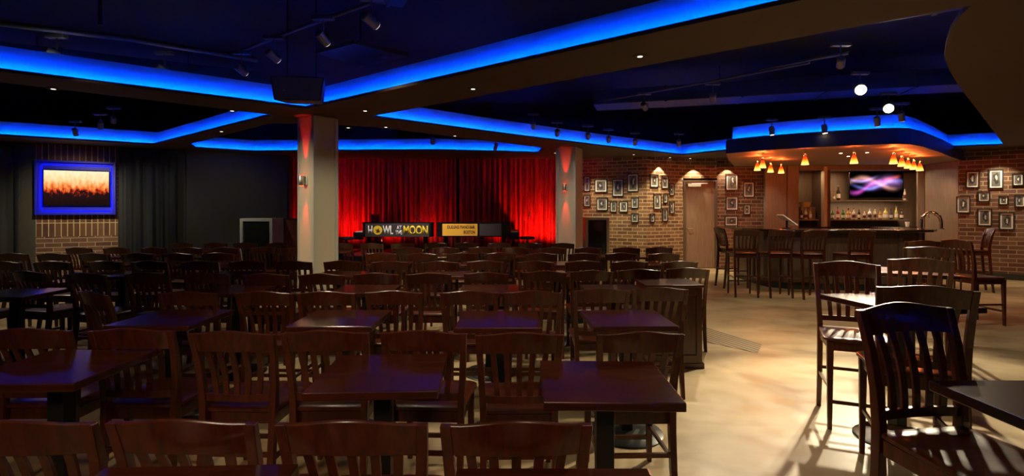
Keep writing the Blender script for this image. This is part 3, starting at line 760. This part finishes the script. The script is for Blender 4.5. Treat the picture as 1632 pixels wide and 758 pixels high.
# ------------------------------------------------------------------ left screen in its blue frame
def wp(px, off):   # point on the brick bay wall line, off in front of it
    a = Vector(L0); b_ = Vector(L1); k = 0
    d_ = b_-a; kx = (px-CX)/F
    k = (kx*a.y - a.x)/(d_.x-kx*d_.y); p = a+d_*k; n_ = Vector((d_.y,-d_.x)).normalized()
    return (p.x+n_.x*off, p.y+n_.y*off)
a, c_ = wp(58,.004), wp(186,.004)
w_ = math.hypot(c_[0]-a[0], c_[1]-a[1]); ang = math.atan2(c_[1]-a[1], c_[0]-a[0]); Ym = (a[1]+c_[1])/2
zb, zt = ZA(342,Ym), ZA(257,Ym); r = thing('screen_surround', 'deep blue box frame around the television on the brick bay', 'frame', (a[0],a[1],zb), ang)
hh = zt-zb; bz = .04
MB().box(0,w_,-.02,0,0,hh).build('backboard', M['bluepaint'], r)
MB().box(0,bz,-.14,-.021,0,hh).box(w_-bz,w_,-.14,-.021,0,hh).box(bz,w_-bz,-.14,-.021,hh-bz,hh).box(bz,w_-bz,-.14,-.021,0,bz).build('rim', M['bluepaint'], r, bevel=.004)
o = MB().box(.10,w_-.10,-.03,-.021,hh-.09,hh-.08).box(.10,w_-.10,-.03,-.021,.07,.08).box(.075,.085,-.03,-.021,.1,hh-.1).box(w_-.085,w_-.075,-.03,-.021,.1,hh-.1).build('led_line', glow('blue_led_soft',(.0,.003,1),5), r)
tv('television', 'television showing a concert crowd in orange light, inside the blue frame', wp(69,.075), wp(176.5,.075), ZA(328,Ym), ZA(271,Ym), M['crowd'])

# framed photographs
fcount = [0]
def picture(c_, w_, h_, ang, label, group):
    r = thing('picture_frame', label, 'framed photograph', c_, ang, group)
    f_ = .022
    MB().box(-w_/2,-w_/2+f_,-.03,0,-h_/2,h_/2).box(w_/2-f_,w_/2,-.03,0,-h_/2,h_/2).box(-w_/2+f_,w_/2-f_,-.03,0,h_/2-f_,h_/2).box(-w_/2+f_,w_/2-f_,-.03,0,-h_/2,-h_/2+f_).build('frame', M['black'], r, bevel=.002)
    MB().box(-w_/2+f_,w_/2-f_,-.012,-.001,-h_/2+f_,h_/2-f_).build('mat_board', M['mat'], r)
    k = .026 if min(w_,h_) > .2 else .016
    x0, z0 = w_/2-f_-k, h_/2-f_-k
    mb = MB(); mb.add([(-x0,-.0135,-z0),(x0,-.0135,-z0),(x0,-.0135,z0),(-x0,-.0135,z0)], [(0,1,2,3)])
    mb.build('photograph', M['photo'], r, uv=lambda co: ((co[0]+x0)/(2*x0), (co[2]+z0)/(2*z0)))
def pics_on(p0, p1, lst, wall, group, minw=0):
    a = Vector(p0); d_ = (Vector(p1)-a); dn = d_.normalized(); n_ = Vector((dn.y,-dn.x)); ang = math.atan2(dn.y, dn.x)
    def hit(px):
        kx = (px-CX)/F; k = (kx*a.y-a.x)/(d_.x-kx*d_.y); return a+d_*k
    for i, (px, py, w_, h_, extra) in enumerate(lst):
        p = hit(px); l_, r_ = hit(px-w_/2), hit(px+w_/2); ww = (r_-l_).length; hh_ = h_*p.y/F
        q = p+n_*.002
        picture((q.x,q.y,ZA(py,p.y)), ww, hh_, ang, 'framed photo, '+extra+', '+wall, group)
pics_on(W0, W1, [(936,293,10,24,'partly hidden upper one'),(936,320,11,19,'partly hidden lower one'),(958,296,20,21,'wide one left of the dark portrait'),(985,299,18,28,'dark portrait in the middle'),(1009,291,18,29,'tallest at top right'),(960,325,18,21,'below the wide one'),(978,329,11,18,'small narrow one in the lower row'),(994,329,14,18,'small one right of the narrow one'),(1012,323,12,18,'small one below the tallest'),(1012,347,12,15,'lowest one by the wall corner')], 'on the brick beside the far column', 'photos on the brick wall beside the column')
pics_on(W1, W2, [(1042,288,13,21,'upper left one'),(1059,290,11,21,'upper one under the lamp'),(1047,321,12,25,'large one in the middle left'),(1060,316,7,15,'tiny one in the centre'),(1070,302,8,19,'upper right one'),(1059,342,9,21,'lowest one in the centre'),(1070,330,8,20,'lower right one'),(1039,347,8,14,'lowest one at the left')], 'on the lit brick return beside the door', 'photos on the brick return beside the door')
pics_on(W3, W4, [(1166,290,20,27,'tall upper one'),(1193,302,18,25,'pale portrait upper right'),(1166,324,20,22,'square one in the middle'),(1190,334,11,16,'smallest one'),(1165,352,21,16,'wide lowest one')], 'on the brick between door and bar', 'photos between the door and the bar')
pics_on(R0, R1, [(1550,286,23,27,'bluish one at upper left'),(1587,285,24,31,'bluish tall one in the top row'),(1622,286,19,20,'bluish small one at top right'),(1535,326,23,27,'pale one at the left of the group'),(1568,313,20,17,'pale sketch between the rows'),(1599,319,16,15,'smallest in the middle row'),(1625,320,18,20,'right one in the middle row'),(1569,346,24,28,'portrait in the lowest row, left'),(1604,352,25,28,'portrait in the lowest row, right')], 'on the right brick wall', 'photos on the right brick wall')

# ------------------------------------------------------------------ stage things
def piano(x0, x1, flip, label):
    r = thing('grand_piano', label, 'piano', ((x0+x1)/2, 11.45, .5)); L_ = (x1-x0)/2; s_ = -1 if flip else 1
    # plan: keyboard at -x (or +x when flipped), curved tail
    base = [(-L_,0),(L_*.95,0),(L_,.15),(L_*.9,.5),(L_*.55,.68),(L_*.2,.8),(-.1,1.1),(-.35,1.3),(-L_,1.35)]
    pl_ = [(x*s_, y) for x, y in base]
    MB().prism(pl_, .36, .66).build('case', M['gloss'], r)
    MB().prism([(x*1.012, y*1.01-.006) for x, y in pl_], .661, .685).build('lid', M['gloss'], r)
    kx = -L_*s_
    MB().box(min(kx,kx-.22*s_), max(kx,kx-.22*s_), .03, 1.32, .30, .46).build('keyboard_case', M['gloss'], r, bevel=.01)
    k_ = MB().box(min(kx-.03*s_,kx-.19*s_), max(kx-.03*s_,kx-.19*s_), .08, 1.27, .4605, .475).build('keys', M['white'], r)
    MB().box(min(kx+.1*s_,kx+.12*s_), max(kx+.1*s_,kx+.12*s_), .35,1.0,.686,.86).build('music_desk', M['gloss'], r)
    for (lx, ly) in ((-L_*.85,.12),(-L_*.85,1.2),(L_*.75,.2)):
        MB().lathe([(.04,0),(.045,.02),(.055,.3),(.05,.36)], (lx*s_,ly,0), 12).build('leg', M['gloss'], r, smooth=True)
    return r
px0, pxm0, pxm1, px1 = XA(578,11.45), XA(690,11.45), XA(694,11.45), XA(812,11.45)
piano(px0, pxm0, False, 'black grand piano behind the sign with white and yellow letters')
piano(pxm1, px1, True, 'black grand piano behind the yellow banner')
BYp = 11.4292
def banner(xa, xb, zt, zb, mat, label, name='banner'):
    r = thing(name, label, 'sign', (xa, BYp, zb))
    MB().box(0, xb-xa, 0, .02, 0, zt-zb).build('board', mat, r, bevel=.002)
    return r, xb-xa, zt-zb
def letters(parent, txt, x, z, h, w_, mat, name='lettering'):
    cu = bpy.data.curves.new(name, 'FONT'); cu.body = txt; cu.size = 1; cu.extrude = .0; cu.offset = .03
    o = bpy.data.objects.new(name, cu); C.objects.link(o); bpy.context.view_layer.update()
    bb_ = [Vector(c) for c in o.bound_box]; x0 = min(v.x for v in bb_); x1 = max(v.x for v in bb_); y0 = min(v.y for v in bb_); y1 = max(v.y for v in bb_)
    sx = w_/(x1-x0); sy = h/(y1-y0)
    dg = bpy.context.evaluated_depsgraph_get(); me = bpy.data.meshes.new_from_object(o.evaluated_get(dg))
    bpy.data.objects.remove(o)
    o = bpy.data.objects.new(name, me); C.objects.link(o)
    for v in me.vertices:
        c = v.co.copy(); v.co = (x+(c.x-x0)*sx, -.004-c.z, z+(c.y-y0)*sy)
    me.materials.clear(); me.materials.append(mat); o.parent = parent
    s_ = o.modifiers.new('t','SOLIDIFY'); s_.thickness = .003
    return o
def pxm(px, xa): return XA(px, BYp)-xa
xa, xb = XA(582,BYp), XA(684,BYp); zt, zb = ZA(356,BYp), ZA(377,BYp)
bn, bw_, bh = banner(xa, xb, zt, zb, M['bannerdark'], 'long dark sign reading HOWL AT THE MOON on the left piano', 'piano_sign')
lz = .045; lh = bh-.09
letters(bn, 'H', pxm(586.5,xa), lz, lh, 7/F*BYp, M['letterw'])
mo = MB(); ox = pxm(602,xa); oz = lz+lh/2; R_ = lh*.5
mo.add([(ox+R_*math.cos(2*PI*k/28), -.006, oz+R_*math.sin(2*PI*k/28)) for k in range(28)] + [(ox+R_*math.cos(2*PI*k/28), -.001, oz+R_*math.sin(2*PI*k/28)) for k in range(28)],
       [tuple(range(28))]+[tuple(28+i for i in range(28))]+[(k,(k+1)%28,28+(k+1)%28,28+k) for k in range(28)])
mo.build('moon_disc', M['lettery'], bn)
wf = [(-.35,-.45),(.35,-.5),(.45,-.1),(.2,.15),(.28,.5),(.05,.25),(-.1,.1),(-.5,.15),(-.35,-.05),(-.1,-.15)]
mw = MB(); mw.add([(ox+x*R_*1.1, -.009, oz+z*R_*1.1) for x, z in wf], [tuple(range(len(wf)))]); mw.build('howling_silhouette', M['letterd'], bn)
letters(bn, 'WL', pxm(610,xa), lz, lh, 16.5/F*BYp, M['letterw'])
letters(bn, 'AT', pxm(632,xa), lz+lh*.56, lh*.44, 8/F*BYp, M['letterw'])
letters(bn, 'THE', pxm(630,xa), lz, lh*.46, 11/F*BYp, M['letterw'])
letters(bn, 'MOON', pxm(643,xa), lz, lh, 39/F*BYp, M['lettery'])
xa, xb = XA(705,BYp), XA(761,BYp)
bn, bw_, bh = banner(xa, xb, ZA(356.5,BYp), ZA(375.5,BYp), M['yellow'], 'short yellow banner with brown lettering on the right piano', 'piano_banner')
letters(bn, 'DUELING PIANO BAR', pxm(713,xa), bh*.60, bh*.28, 44/F*BYp, M['letterd'])
letters(bn, 'BOSTON', pxm(739,xa), bh*.17, bh*.28, 18/F*BYp, M['letterd'])
xa, xb = XA(764,BYp), XA(799,BYp)
banner(xa, xb, ZA(356.5,BYp), ZA(375.5,BYp), M['bannerdark'], 'plain dark board beside the yellow banner', 'piano_board')
def stool(px, Y, label):
    r = thing('piano_stool', label, 'stool', (XA(px,Y),Y,.5), 0, 'piano stools')
    MB().lathe([(.15,.30),(.17,.315),(.17,.345),(.15,.36)], n=20).build('seat', M['black'], r, smooth=True)
    MB().lathe([(.025,.02),(.025,.3)], n=10).build('pole', M['blackm'], r, smooth=True)
    MB().lathe([(.14,0),(.14,.012),(.03,.03)], n=18).build('base', M['blackm'], r, smooth=True)
stool(552, 11.4, 'round black stool left of the signed piano'); stool(840, 11.6, 'round black stool right of the yellow-banner piano')
def mic(px, Y, zt_, label, bx_):
    r = thing('microphone_stand', label, 'microphone stand', (XA(px,Y),Y,.5), 0, 'microphone stands at the pianos')
    MB().lathe([(.13,0),(.13,.01),(.02,.025)], n=18).build('base', M['blackm'], r, smooth=True)
    MB().tube([(0,0,.02),(0,0,zt_-.5)], .009).build('pole', M['blackm'], r, smooth=True)
    MB().tube([(0,0,zt_-.5),(bx_,-.02,zt_-.40)], .007).build('boom', M['steel'], r, smooth=True)
    MB().lathe([(.012,0),(.024,.09),(.026,.11),(.012,.13)], (bx_,-.02,zt_-.40)).build('microphone', M['steel'], r, smooth=True)
mic(672, 12.95-.3, 1.2, 'thin microphone stand above the word MOON', -.12); mic(733, 12.6, 1.15, 'thin microphone stand above the yellow banner', .0); mic(836, 12.7, 1.2, 'thin microphone stand at the right piano end', .12)
# framed equipment cases either side of the stage
def case(px0_, px1_, Y, ztop, label, rz=0):
    w_ = XA(px1_,Y)-XA(px0_,Y); r = thing('equipment_case', label, 'equipment cabinet', (XA(px0_,Y),Y,0), rz, 'silver-framed cabinets beside the stage')
    f_ = .06; h_ = ztop
    MB().box(.01,w_-.01,.03,.5,.01,h_-.01).build('body', M['black'], r)
    MB().box(0,f_,0,.52,0,h_).box(w_-f_,w_,0,.52,0,h_).box(f_,w_-f_,0,.52,h_-f_,h_).box(f_,w_-f_,0,.52,0,f_).build('frame', M['alu'], r, bevel=.004)
    MB().box(f_+.03,w_-f_-.03,.012,.029,f_+.03,h_-f_-.03).build('front_panel', M['glassf'], r, bevel=.003)
case(382,434,10.5,ZA(348,10.5),'silver-framed dark cabinet before the charcoal wall, left of the stage')
case(933,971,11.6,ZA(346,11.6),'silver-framed dark cabinet right of the far column')
r = thing('stage_side_panel', 'dark red wooden side panel between the silver-framed cabinet and the near column', 'side panel', (XA(437,11.07),11.07,0))
MB().box(0,.62,0,.05,0,1.25).build('panel', M['barwood'], r, bevel=.004)
MB().box(-.01,.63,-.01,.06,1.251,1.28).build('cap', M['chair'], r)

# ------------------------------------------------------------------ ceiling things
# hanging loudspeaker
r = thing('hanging_speaker', 'black wedge loudspeaker hung before the meeting point of the blue coves', 'loudspeaker', (XA(481,5.6),5.6,ZA(147,5.6)), math.radians(8))
wl, hl = .275, .125
fr_ = [(-wl,-.0,-hl),(wl,-.0,-hl),(wl,0,hl),(-wl,0,hl)]
MB().loft([[(-wl*.86,-.18,-hl),(wl*.86,-.18,-hl),(wl*1.0,-.18,hl),(-wl*1.0,-.18,hl)],[(-wl*.7,.14,-hl*.8),(wl*.7,.14,-hl*.8),(wl*.8,.14,hl*.9),(-wl*.8,.14,hl*.9)]]).build('cabinet', M['black'], r, bevel=.008)
MB().loft([[(-wl*.80,-.19,-hl*.9),(wl*.80,-.19,-hl*.9),(wl*.93,-.19,hl*.9),(-wl*.93,-.19,hl*.9)],[(-wl*.80,-.181,-hl*.9),(wl*.80,-.181,-hl*.9),(wl*.93,-.181,hl*.9),(-wl*.93,-.181,hl*.9)]]).build('grille', plain('grille',(.16,.16,.14),.9), r)
MB().tube([(-.15,0,hl*.95),(-.15,0,3.9-ZA(147,5.6))],.006).tube([(.15,0,hl*.95),(.15,0,3.9-ZA(147,5.6))],.006).box(-.17,.17,-.02,.02,hl+.02,hl+.045).build('bracket', M['blackm'], r)
MB().lathe([(.012,0),(.012,.003)], (-.13,-.19,-.03), 12).build('badge', M['white'], r)
# track lights
TL = []
spot0 = thing('spotlight', '', 'spotlight', (0,0,0), 0, 'ceiling spotlights')
MB().tube([(0,0,.05),(0,0,.18)], .008).box(-.10,.10,-.03,.03,.18,.215).build('mount', M['conduit'], spot0)
MB().tube([(-.05,0,0),(-.05,0,.05),(.05,0,.05),(.05,0,0)], .005, 6).build('yoke', M['blackm'], spot0)
hd = MB().lathe([(.03,-.085),(.042,-.075),(.042,.06),(.036,.065)], n=16); hdo = hd.build('head', plain('lamp_body',(.20,.19,.16),.35,.5), spot0, smooth=True)
ln = MB().lathe([(.034,.0655),(.034,.068)], n=16).build('lens', M['lamps'], hdo)
register(spot0)
def spotlight(px, py, z, aim, label, lens=None, hang=True):
    p = on_z(px, py, z)
    if not TL: c = spot0; c.location = p; c['label'] = label
    else: c = dup(spot0, p, 0, label)
    TL.append(c)
    hd_ = [x for x in (KIDS[spot0.name] if c is spot0 else c.children) if x.name.startswith('head')][0]
    v = Vector(aim)-p; hd_.rotation_euler = v.to_track_quat('Z','Y').to_euler()
    if lens:
        for ch in (KIDS[hdo.name] if c is spot0 else hd_.children):
            ch.data = ch.data.copy(); ch.data.materials[0] = lens
        if lens is M['lampb']: hd_.scale = (1.7,1.7,1.3)  # head enlarged so the lens disc takes in the glare around it
    return p
def spot(p, aim, W, size, col=(1,.82,.58), blend=.5, soft=.03):
    L = bpy.data.lights.new('beam', 'SPOT'); L.energy = W; L.color = col; L.spot_size = math.radians(size); L.spot_blend = blend; L.shadow_soft_size = soft
    o = bpy.data.objects.new('beam', L); C.objects.link(o); v = (Vector(aim)-Vector(p)).normalized()
    o.location = Vector(p)+v*.12; o.rotation_euler = v.to_track_quat('-Z','Y').to_euler(); return o
WARM = (1,.80,.52)
# heads over the seating
for i, (px, py, z, aim, W) in enumerate([(90,88,3.08,(-1.8,8,1.2),0),(262,112,3.05,(-1.2,9,1.2),0),(385,112,3.05,(-1.5,11,1),0),(436,90,3.05,(-.9,9,1.2),0),(515,62,3.08,(-.5,8.5,1.2),0),(592,34,3.08,(1.5,8,1.2),0)]):
    spotlight(px, py, z, aim, 'slim ceiling spotlight, %s from left in the seating coffer' % ordw[i])
for i, (px, py, z) in enumerate([(52,213,2.87),(120,211,2.87),(160,200,2.9),(181,191,2.95)]):
    spotlight(px, py, z, (-8.7,11,1.2), 'small spotlight, %s from left near the brick bay' % ordw[i], M['lampw'] if i == 2 else None)
for i, (px, py, z) in enumerate([(850,200,2.95),(888,212,2.85),(937,217,2.85),(970,222,2.85),(1012,227,2.85),(1082,228,2.87)]):
    spotlight(px, py, z, (XA(px,12.5),12.5,1.2), 'small spotlight, %s from left along the blue cove to the door' % ordw[i])
for i, (px, py, z) in enumerate([(1027,170,3.0),(1136,156,3.0)]):
    spotlight(px, py, z, (4.5,12,1.0), ['left','right'][i]+' lone dark spotlight in the middle of the wide coffer')
for i, (px, py, z) in enumerate([(1230,209,2.8),(1314,206,2.8),(1398,194,2.8),(1437,186,2.85)]):
    spotlight(px, py, z, (XA(px,9),8.6,1.1), 'spotlight, %s from left before the bar canopy' % ordw[i], M['lampw'] if i == 1 else None)
for i, (px, py) in enumerate([(690,225),(790,234)]):
    spotlight(px, py, 2.72, (-2+i,12.5,1), ['left','right'][i]+' dark stage spotlight before the red curtain')
pb1 = spotlight(1371,142,2.95,(1.2,1.0,1.0),'brightest glaring spotlight in front of the bar', M['lampb'])
pb2 = spotlight(1416,171,2.9,(1.8,2.2,.6),'second glaring spotlight, smaller, right of the brightest', M['lampb'])
pb3 = spotlight(1340,100,3.05,(6,10,1),'unlit dark spotlight above the brightest one')

# recessed downlights in the beams
dl = [(85,141),(370,176),(582,176),(754,141),(1020,89),(615,202),(725,216),(555,203),(353,209),(885,243.5),(1010,246),(1068,250.5),(1100,252)]
for i, (px, py) in enumerate(dl):
    p = on_z(px, py, ZS)
    r = thing('recessed_downlight', 'small round downlight in the brown soffit, %s of those counted from the left' % '', 'downlight', (p.x,p.y,ZS), 0, 'recessed downlights in the soffit')
    MB().lathe([(.06,-.006),(.06,-.0005)], n=20).build('trim_ring', M['soffit'], r, smooth=True)
    MB().lathe([(.022,-.008),(.022,-.0062)], n=16).build('lens', M['lamps'], r)
    r['px'] = px
order = sorted([o for o in C.objects if o.name.startswith('recessed_downlight')], key=lambda o: o['px'])
for i, o in enumerate(order):
    o['label'] = 'small round downlight in the brown soffit, %s of thirteen counted from the left' % ordw[i]; del o['px']
# canopy downlights
for i, (px, py) in enumerate([(1340,244),(1352,249),(1382,243)]):
    p = on_z(px, py, 2.53); r = thing('recessed_downlight', 'tiny downlight under the bar canopy, %s from left above the television' % ordw[i], 'downlight', (p.x,p.y,2.534), 0, 'canopy downlights')
    MB().lathe([(.035,-.006),(.035,-.0005)], n=16).build('trim_ring', M['steel'], r, smooth=True)
    MB().lathe([(.024,-.008),(.024,-.0062)], n=16).build('lens', M['lampw'], r)

# conduit, ducts, hanging panel in the dark ceiling void
def pipe(name, pts_, rad, mat, label, cat='pipe', grp=None):
    return tag(MB().tube(pts_, rad, 10).build(name, mat, smooth=True), label, cat, grp)
pipe('conduit', [on_z(-60,30,3.28), on_z(205,62,3.28), on_z(410,96,3.28)], .028, M['conduit'], 'grey conduit running above the left spotlights')
pipe('track_rail', [on_z(375,85,3.3), on_z(470,48,3.3), on_z(590,5,3.3)], .018, M['conduit'], 'thin rail rising to the top edge above the middle spotlights', 'rail')
pipe('conduit', [on_z(962,160,3.2), on_z(1120,132,3.2), on_z(1290,100,3.2)], .016, M['conduit'], 'thin conduit across the dark coffer toward the glaring lamp')
pipe('conduit', [on_z(1210,112,3.25), on_z(1300,93,3.25), on_z(1352,84,3.25)], .02, M['conduit'], 'short grey conduit left of the glaring lamp')
pipe('drop_rod', [on_z(160,40,3.3)+Vector((0,0,-.0)), on_z(160,40,3.3)+Vector((0,0,.6))], .02, M['duct'], 'vertical rod carrying the left conduit', 'rod')
hp = [on_z(505,85,3.3), on_z(565,70,3.3), on_z(652,90,3.3), on_z(575,107,3.3)]
r = thing('ceiling_panel', 'brown flat access panel hanging in the coffer right of the loudspeaker', 'panel', (0,0,0))
MB().prism([(p.x,p.y) for p in hp], 3.3, 3.35).build('sheet', M['soffit'], r); pc = sum(hp, Vector())/4
MB().tube([(pc.x,pc.y,3.351),(pc.x,pc.y,3.9)], .012).build('hanger', M['duct'], r)
def ductbox(p0, p1, w_, h_, z, label):
    a = Vector((p0[0],p0[1],0)); b_ = Vector((p1[0],p1[1],0)); d_ = (b_-a).normalized(); n_ = Vector((-d_.y,d_.x,0))*w_/2
    q = [a-n_, b_-n_, b_+n_, a+n_]; r = thing('air_duct', label, 'duct', (0,0,0), 0, 'black air ducts in the ceiling void')
    MB().prism([(v.x,v.y) for v in q], z, z+h_).build('casing', M['duct'], r, bevel=.01)
    L_ = (b_-a).length
    for k in range(1, int(L_/1.2)+1):
        c_ = a+d_*1.2*k; e = n_*1.03
        MB().prism([((c_-e).x,(c_-e).y),((c_-e+d_*.04).x,(c_-e+d_*.04).y),((c_+e+d_*.04).x,(c_+e+d_*.04).y),((c_+e).x,(c_+e).y)], z-.015, z+h_+.015).build('flange', M['duct'], r)
    for k in range(0, int(L_/1.8)+1):
        c_ = a+d_*(.3+1.8*k); MB().tube([(c_.x,c_.y,z+h_),(c_.x,c_.y,3.899)], .01, 6).build('hanger', M['duct'], r)
ductbox((-6.5,2.2),(-1.0,5.0),.5,.3,3.5,'long black duct above the left spotlights')
ductbox((-1.2,4.4),(3.4,1.2),.55,.3,3.45,'black duct above the front coffer running right')
ductbox((0,7.5),(5.5,4.0),.5,.3,3.4,'black duct across the wide coffer')
ductbox((1.5,9.3),(7.5,7.6),.6,.25,3.3,'black duct in front of the bar')
ductbox((-8.5,6.2),(-4.2,8.6),.5,.3,3.4,'black duct above the brick-bay coffer')

# ------------------------------------------------------------------ light
# warm beams crossing the open floor, from the two glaring heads, plus fills added at and near their neighbours
WARM = (1,.83,.56)
spot(pb1, (2.2,3.0,0), 1000, 52, WARM, .6, .05)
spot(pb2, (2.9,3.6,0), 700, 58, WARM, .7, .05)
spot(on_z(1136,156,3.0), (3.0,4.6,0), 260, 80, WARM, .9)
spot(on_z(1027,170,3.0), (3.4,6.6,0), 120, 80, WARM, .9)
spot(on_z(1340,100,3.05), (6.0,7.2,0), 120, 90, WARM, .9)
spot((7.8,5.2,3.0), (7.4,7.0,0), 170, 100, WARM, .9)  # added fill for the right-hand floor, no head of its own
# seating
SEAT = (1,.80,.52)
for (px, py, z, aim, W) in [(90,88,3.08,(-2.6,3.0,0),120),(262,112,3.05,(-2.6,5.4,0),170),(436,90,3.05,(-.8,4.6,0),150),(515,62,3.08,(-.2,6.5,0),170),(592,34,3.08,(.9,4.4,0),120)]:
    spot(on_z(px,py,z) if px != 436 else (-1.9,4.5,2.95), aim, W, 85, SEAT, .9, .08)
for (x, y, W) in [(-6.8,6.9,80),(-5.4,8.3,60),(-3.0,8.3,70),(-.9,7.6,120),(1.2,7.4,90),(1.0,9.9,50),(-1.0,9.9,30),(-8.2,8.4,40)]:
    spot((x,y,2.72), (x+.1,y-.3,0), W, 118, SEAT, .9, .08)  # overhead spots added to lift the back and left rows
spot((-2.4,-1.0,2.6), (-1.5,2.0,.7), 135, 75, (1,.60,.34), 1, .25)  # this and the next: unseen warm fills added behind the camera for near rows
spot((.2,-1.0,2.6), (-.3,2.0,.7), 110, 60, (1,.55,.30), 1, .25)
spot((-1.2,1.6,3.2), (-1.1,2.9,0), 75, 90, SEAT, 1, .1)
spot((.4,2.0,3.2), (.2,2.9,0), 45, 80, SEAT, 1, .1)
spot((-7.4,8.6,2.7), (-8.72,10.32,1.2), 200, 70, (1,.84,.52), 1, .05)
spot((-9.6,7.2,2.7), (-10.6,8.9,1.2), 50, 90, (1,.9,.75), 1, .05)  # added to bring out the folds of the left drape
spot((-5.4,9.4,2.7), (-5.4,10.6,1.0), 40, 60, (1,.9,.62), 1, .05)
spot((-5.6,9.6,2.7), (-6.5,11.4,1.2), 30, 95, (1,.9,.62), 1, .05)  # added to make the charcoal wall visible
spot((-.2,1.6,3.0), (2.35,3.6,.9), 75, 24, (1,.70,.45), .8, .05)  # left-front fill added for the reddish tall chair
spot((-7.2,9.4,2.7), (-7.7,10.8,1.3), 26, 80, (1,.9,.75), 1, .03)  # added to bring out the folds of the right drape
spot((-2.0,2.4,2.7), (1.4,2.03,.65), 90, 18, (1,.62,.38), .9, .05)  # narrow fill added from the left for the largest chair's post
# near column, lit on both visible faces
spot((-4.6,4.6,2.9), (-2.9,7.1,1.3), 300, 42, (1,.84,.54), .9, .05)
spot((-.6,4.5,2.9), (-2.5,7.1,1.1), 200, 38, (1,.84,.54), .9, .05)
spot((-.6,8.2,2.7), (1.1,10.6,1.4), 60, 50, (1,.88,.66), .9, .05)
# scallops and picture lighting on the brick
for (px, Y, W) in [(948,12.35,80),(1000,11.7,110),(1060,11.9,120),(1115,12.0,50),(1190,12.3,45)]:
    spot((XA(px,Y),Y,2.70), (XA(px,Y+.4),Y+.4,1.0), W, 95, (1,.84,.50), .9, .03)
for (px, Y, W) in [(1054,12.42,40),(1108,12.72,55),(1162,12.72,45)]:
    spot((XA(px,Y),Y,2.70), (XA(px,Y)*1.0,Y+.02,0), W, 95, (1,.84,.52), .35, .01)
for (x, y, W) in [(10.0,10.45,75),(10.9,9.8,75)]:
    spot((x,y,2.72), (x+.25,y+.4,1.0), W, 95, (1,.82,.52), .8, .02)
# red wash on the stage curtain: floor cans behind the pianos and bars above
for (x, W) in [(-5.1,30),(-4.0,75),(-3.1,60),(-2.1,26),(-.3,34),(.35,80),(.95,70)]:
    spot((x,12.30,.60), (x+.05,13.0,1.3), W, 110, (1,.04,.02), 1, .03)
for x in (-3.6,-1.0,.6):
    spot((x,11.9,3.2), (x,12.9,1.6), 42, 85, (1,.04,.02), 1, .03)
for x in (-2.9,-2.0,-1.1):
    spot((x,10.2,2.72), (x,11.4,.95), 105, 64, (1,.92,.8), .9, .03)  # white spots added to brighten the piano signs
# bar
def arealamp(p, sx, sy, W, col, down=True, rot=None):
    L = bpy.data.lights.new('strip_lamp', 'AREA'); L.shape = 'RECTANGLE'; L.size = sx; L.size_y = sy; L.energy = W; L.color = col
    o = bpy.data.objects.new('strip_lamp', L); C.objects.link(o); o.location = p
    if rot: o.rotation_euler = rot
    return o
arealamp(((bxm1+bxr)/2,12.45,2.40), bxr-bxm1-.2, .06, 22, (1,.75,.45))
arealamp(((bxm1+bxr)/2,12.62,zs2-.035), bxr-bxm1-.3, .04, 9, (1,.78,.5))
arealamp(((bxl+bxm0)/2,12.5,2.40), .4, .06, 3, (1,.75,.45))
for (px, py) in [(1340,244),(1382,243),(1290,243),(1440,244)]:
    p = on_z(px, py, 2.5); spot((p.x,p.y,2.52), (p.x,p.y+.1,0), 45, 110, (1,.78,.5), .9, .03)
spot((5.6,11.6,2.5), (5.9,12.4,1.2), 34, 90, (1,.75,.5), .9, .03)
spot((9.0,11.2,2.5), (9.75,11.8,1.2), 38, 90, (1,.75,.5), .9, .03)
spot((6.6,7.2,2.9), (6.3,9.2,.6), 45, 70, (1,.8,.5), .9, .04)
spot((4.0,7.4,2.9), (4.6,9.2,.3), 40, 70, (1,.8,.5), .9, .04)
spot((8.6,7.6,2.72), (9.2,9.0,0), 70, 100, (1,.8,.5), .9, .04)

w = bpy.data.worlds.new('world'); bpy.context.scene.world = w; w.use_nodes = True
w.node_tree.nodes['Background'].inputs[0].default_value = (.02,.02,.025,1); w.node_tree.nodes['Background'].inputs[1].default_value = .3

# ------------------------------------------------------------------ camera
cam = bpy.data.cameras.new('camera'); co = bpy.data.objects.new('camera', cam); C.objects.link(co)
co.location = (0,0,H); co.rotation_euler = (PI/2,0,0)
cam.sensor_width = 36; cam.lens = F/1632*36; cam.shift_y = -(379-HY)/1632; cam.clip_start = .05
bpy.context.scene.camera = co
sc_ = bpy.context.scene
sc_.view_settings.view_transform = 'Standard'; sc_.view_settings.look = 'None'; sc_.view_settings.gamma = 1; sc_.view_settings.exposure = 0
sc_.view_settings.use_curve_mapping = False
sc_.cycles.use_denoising = True
sc_.cycles.sample_clamp_indirect = 6
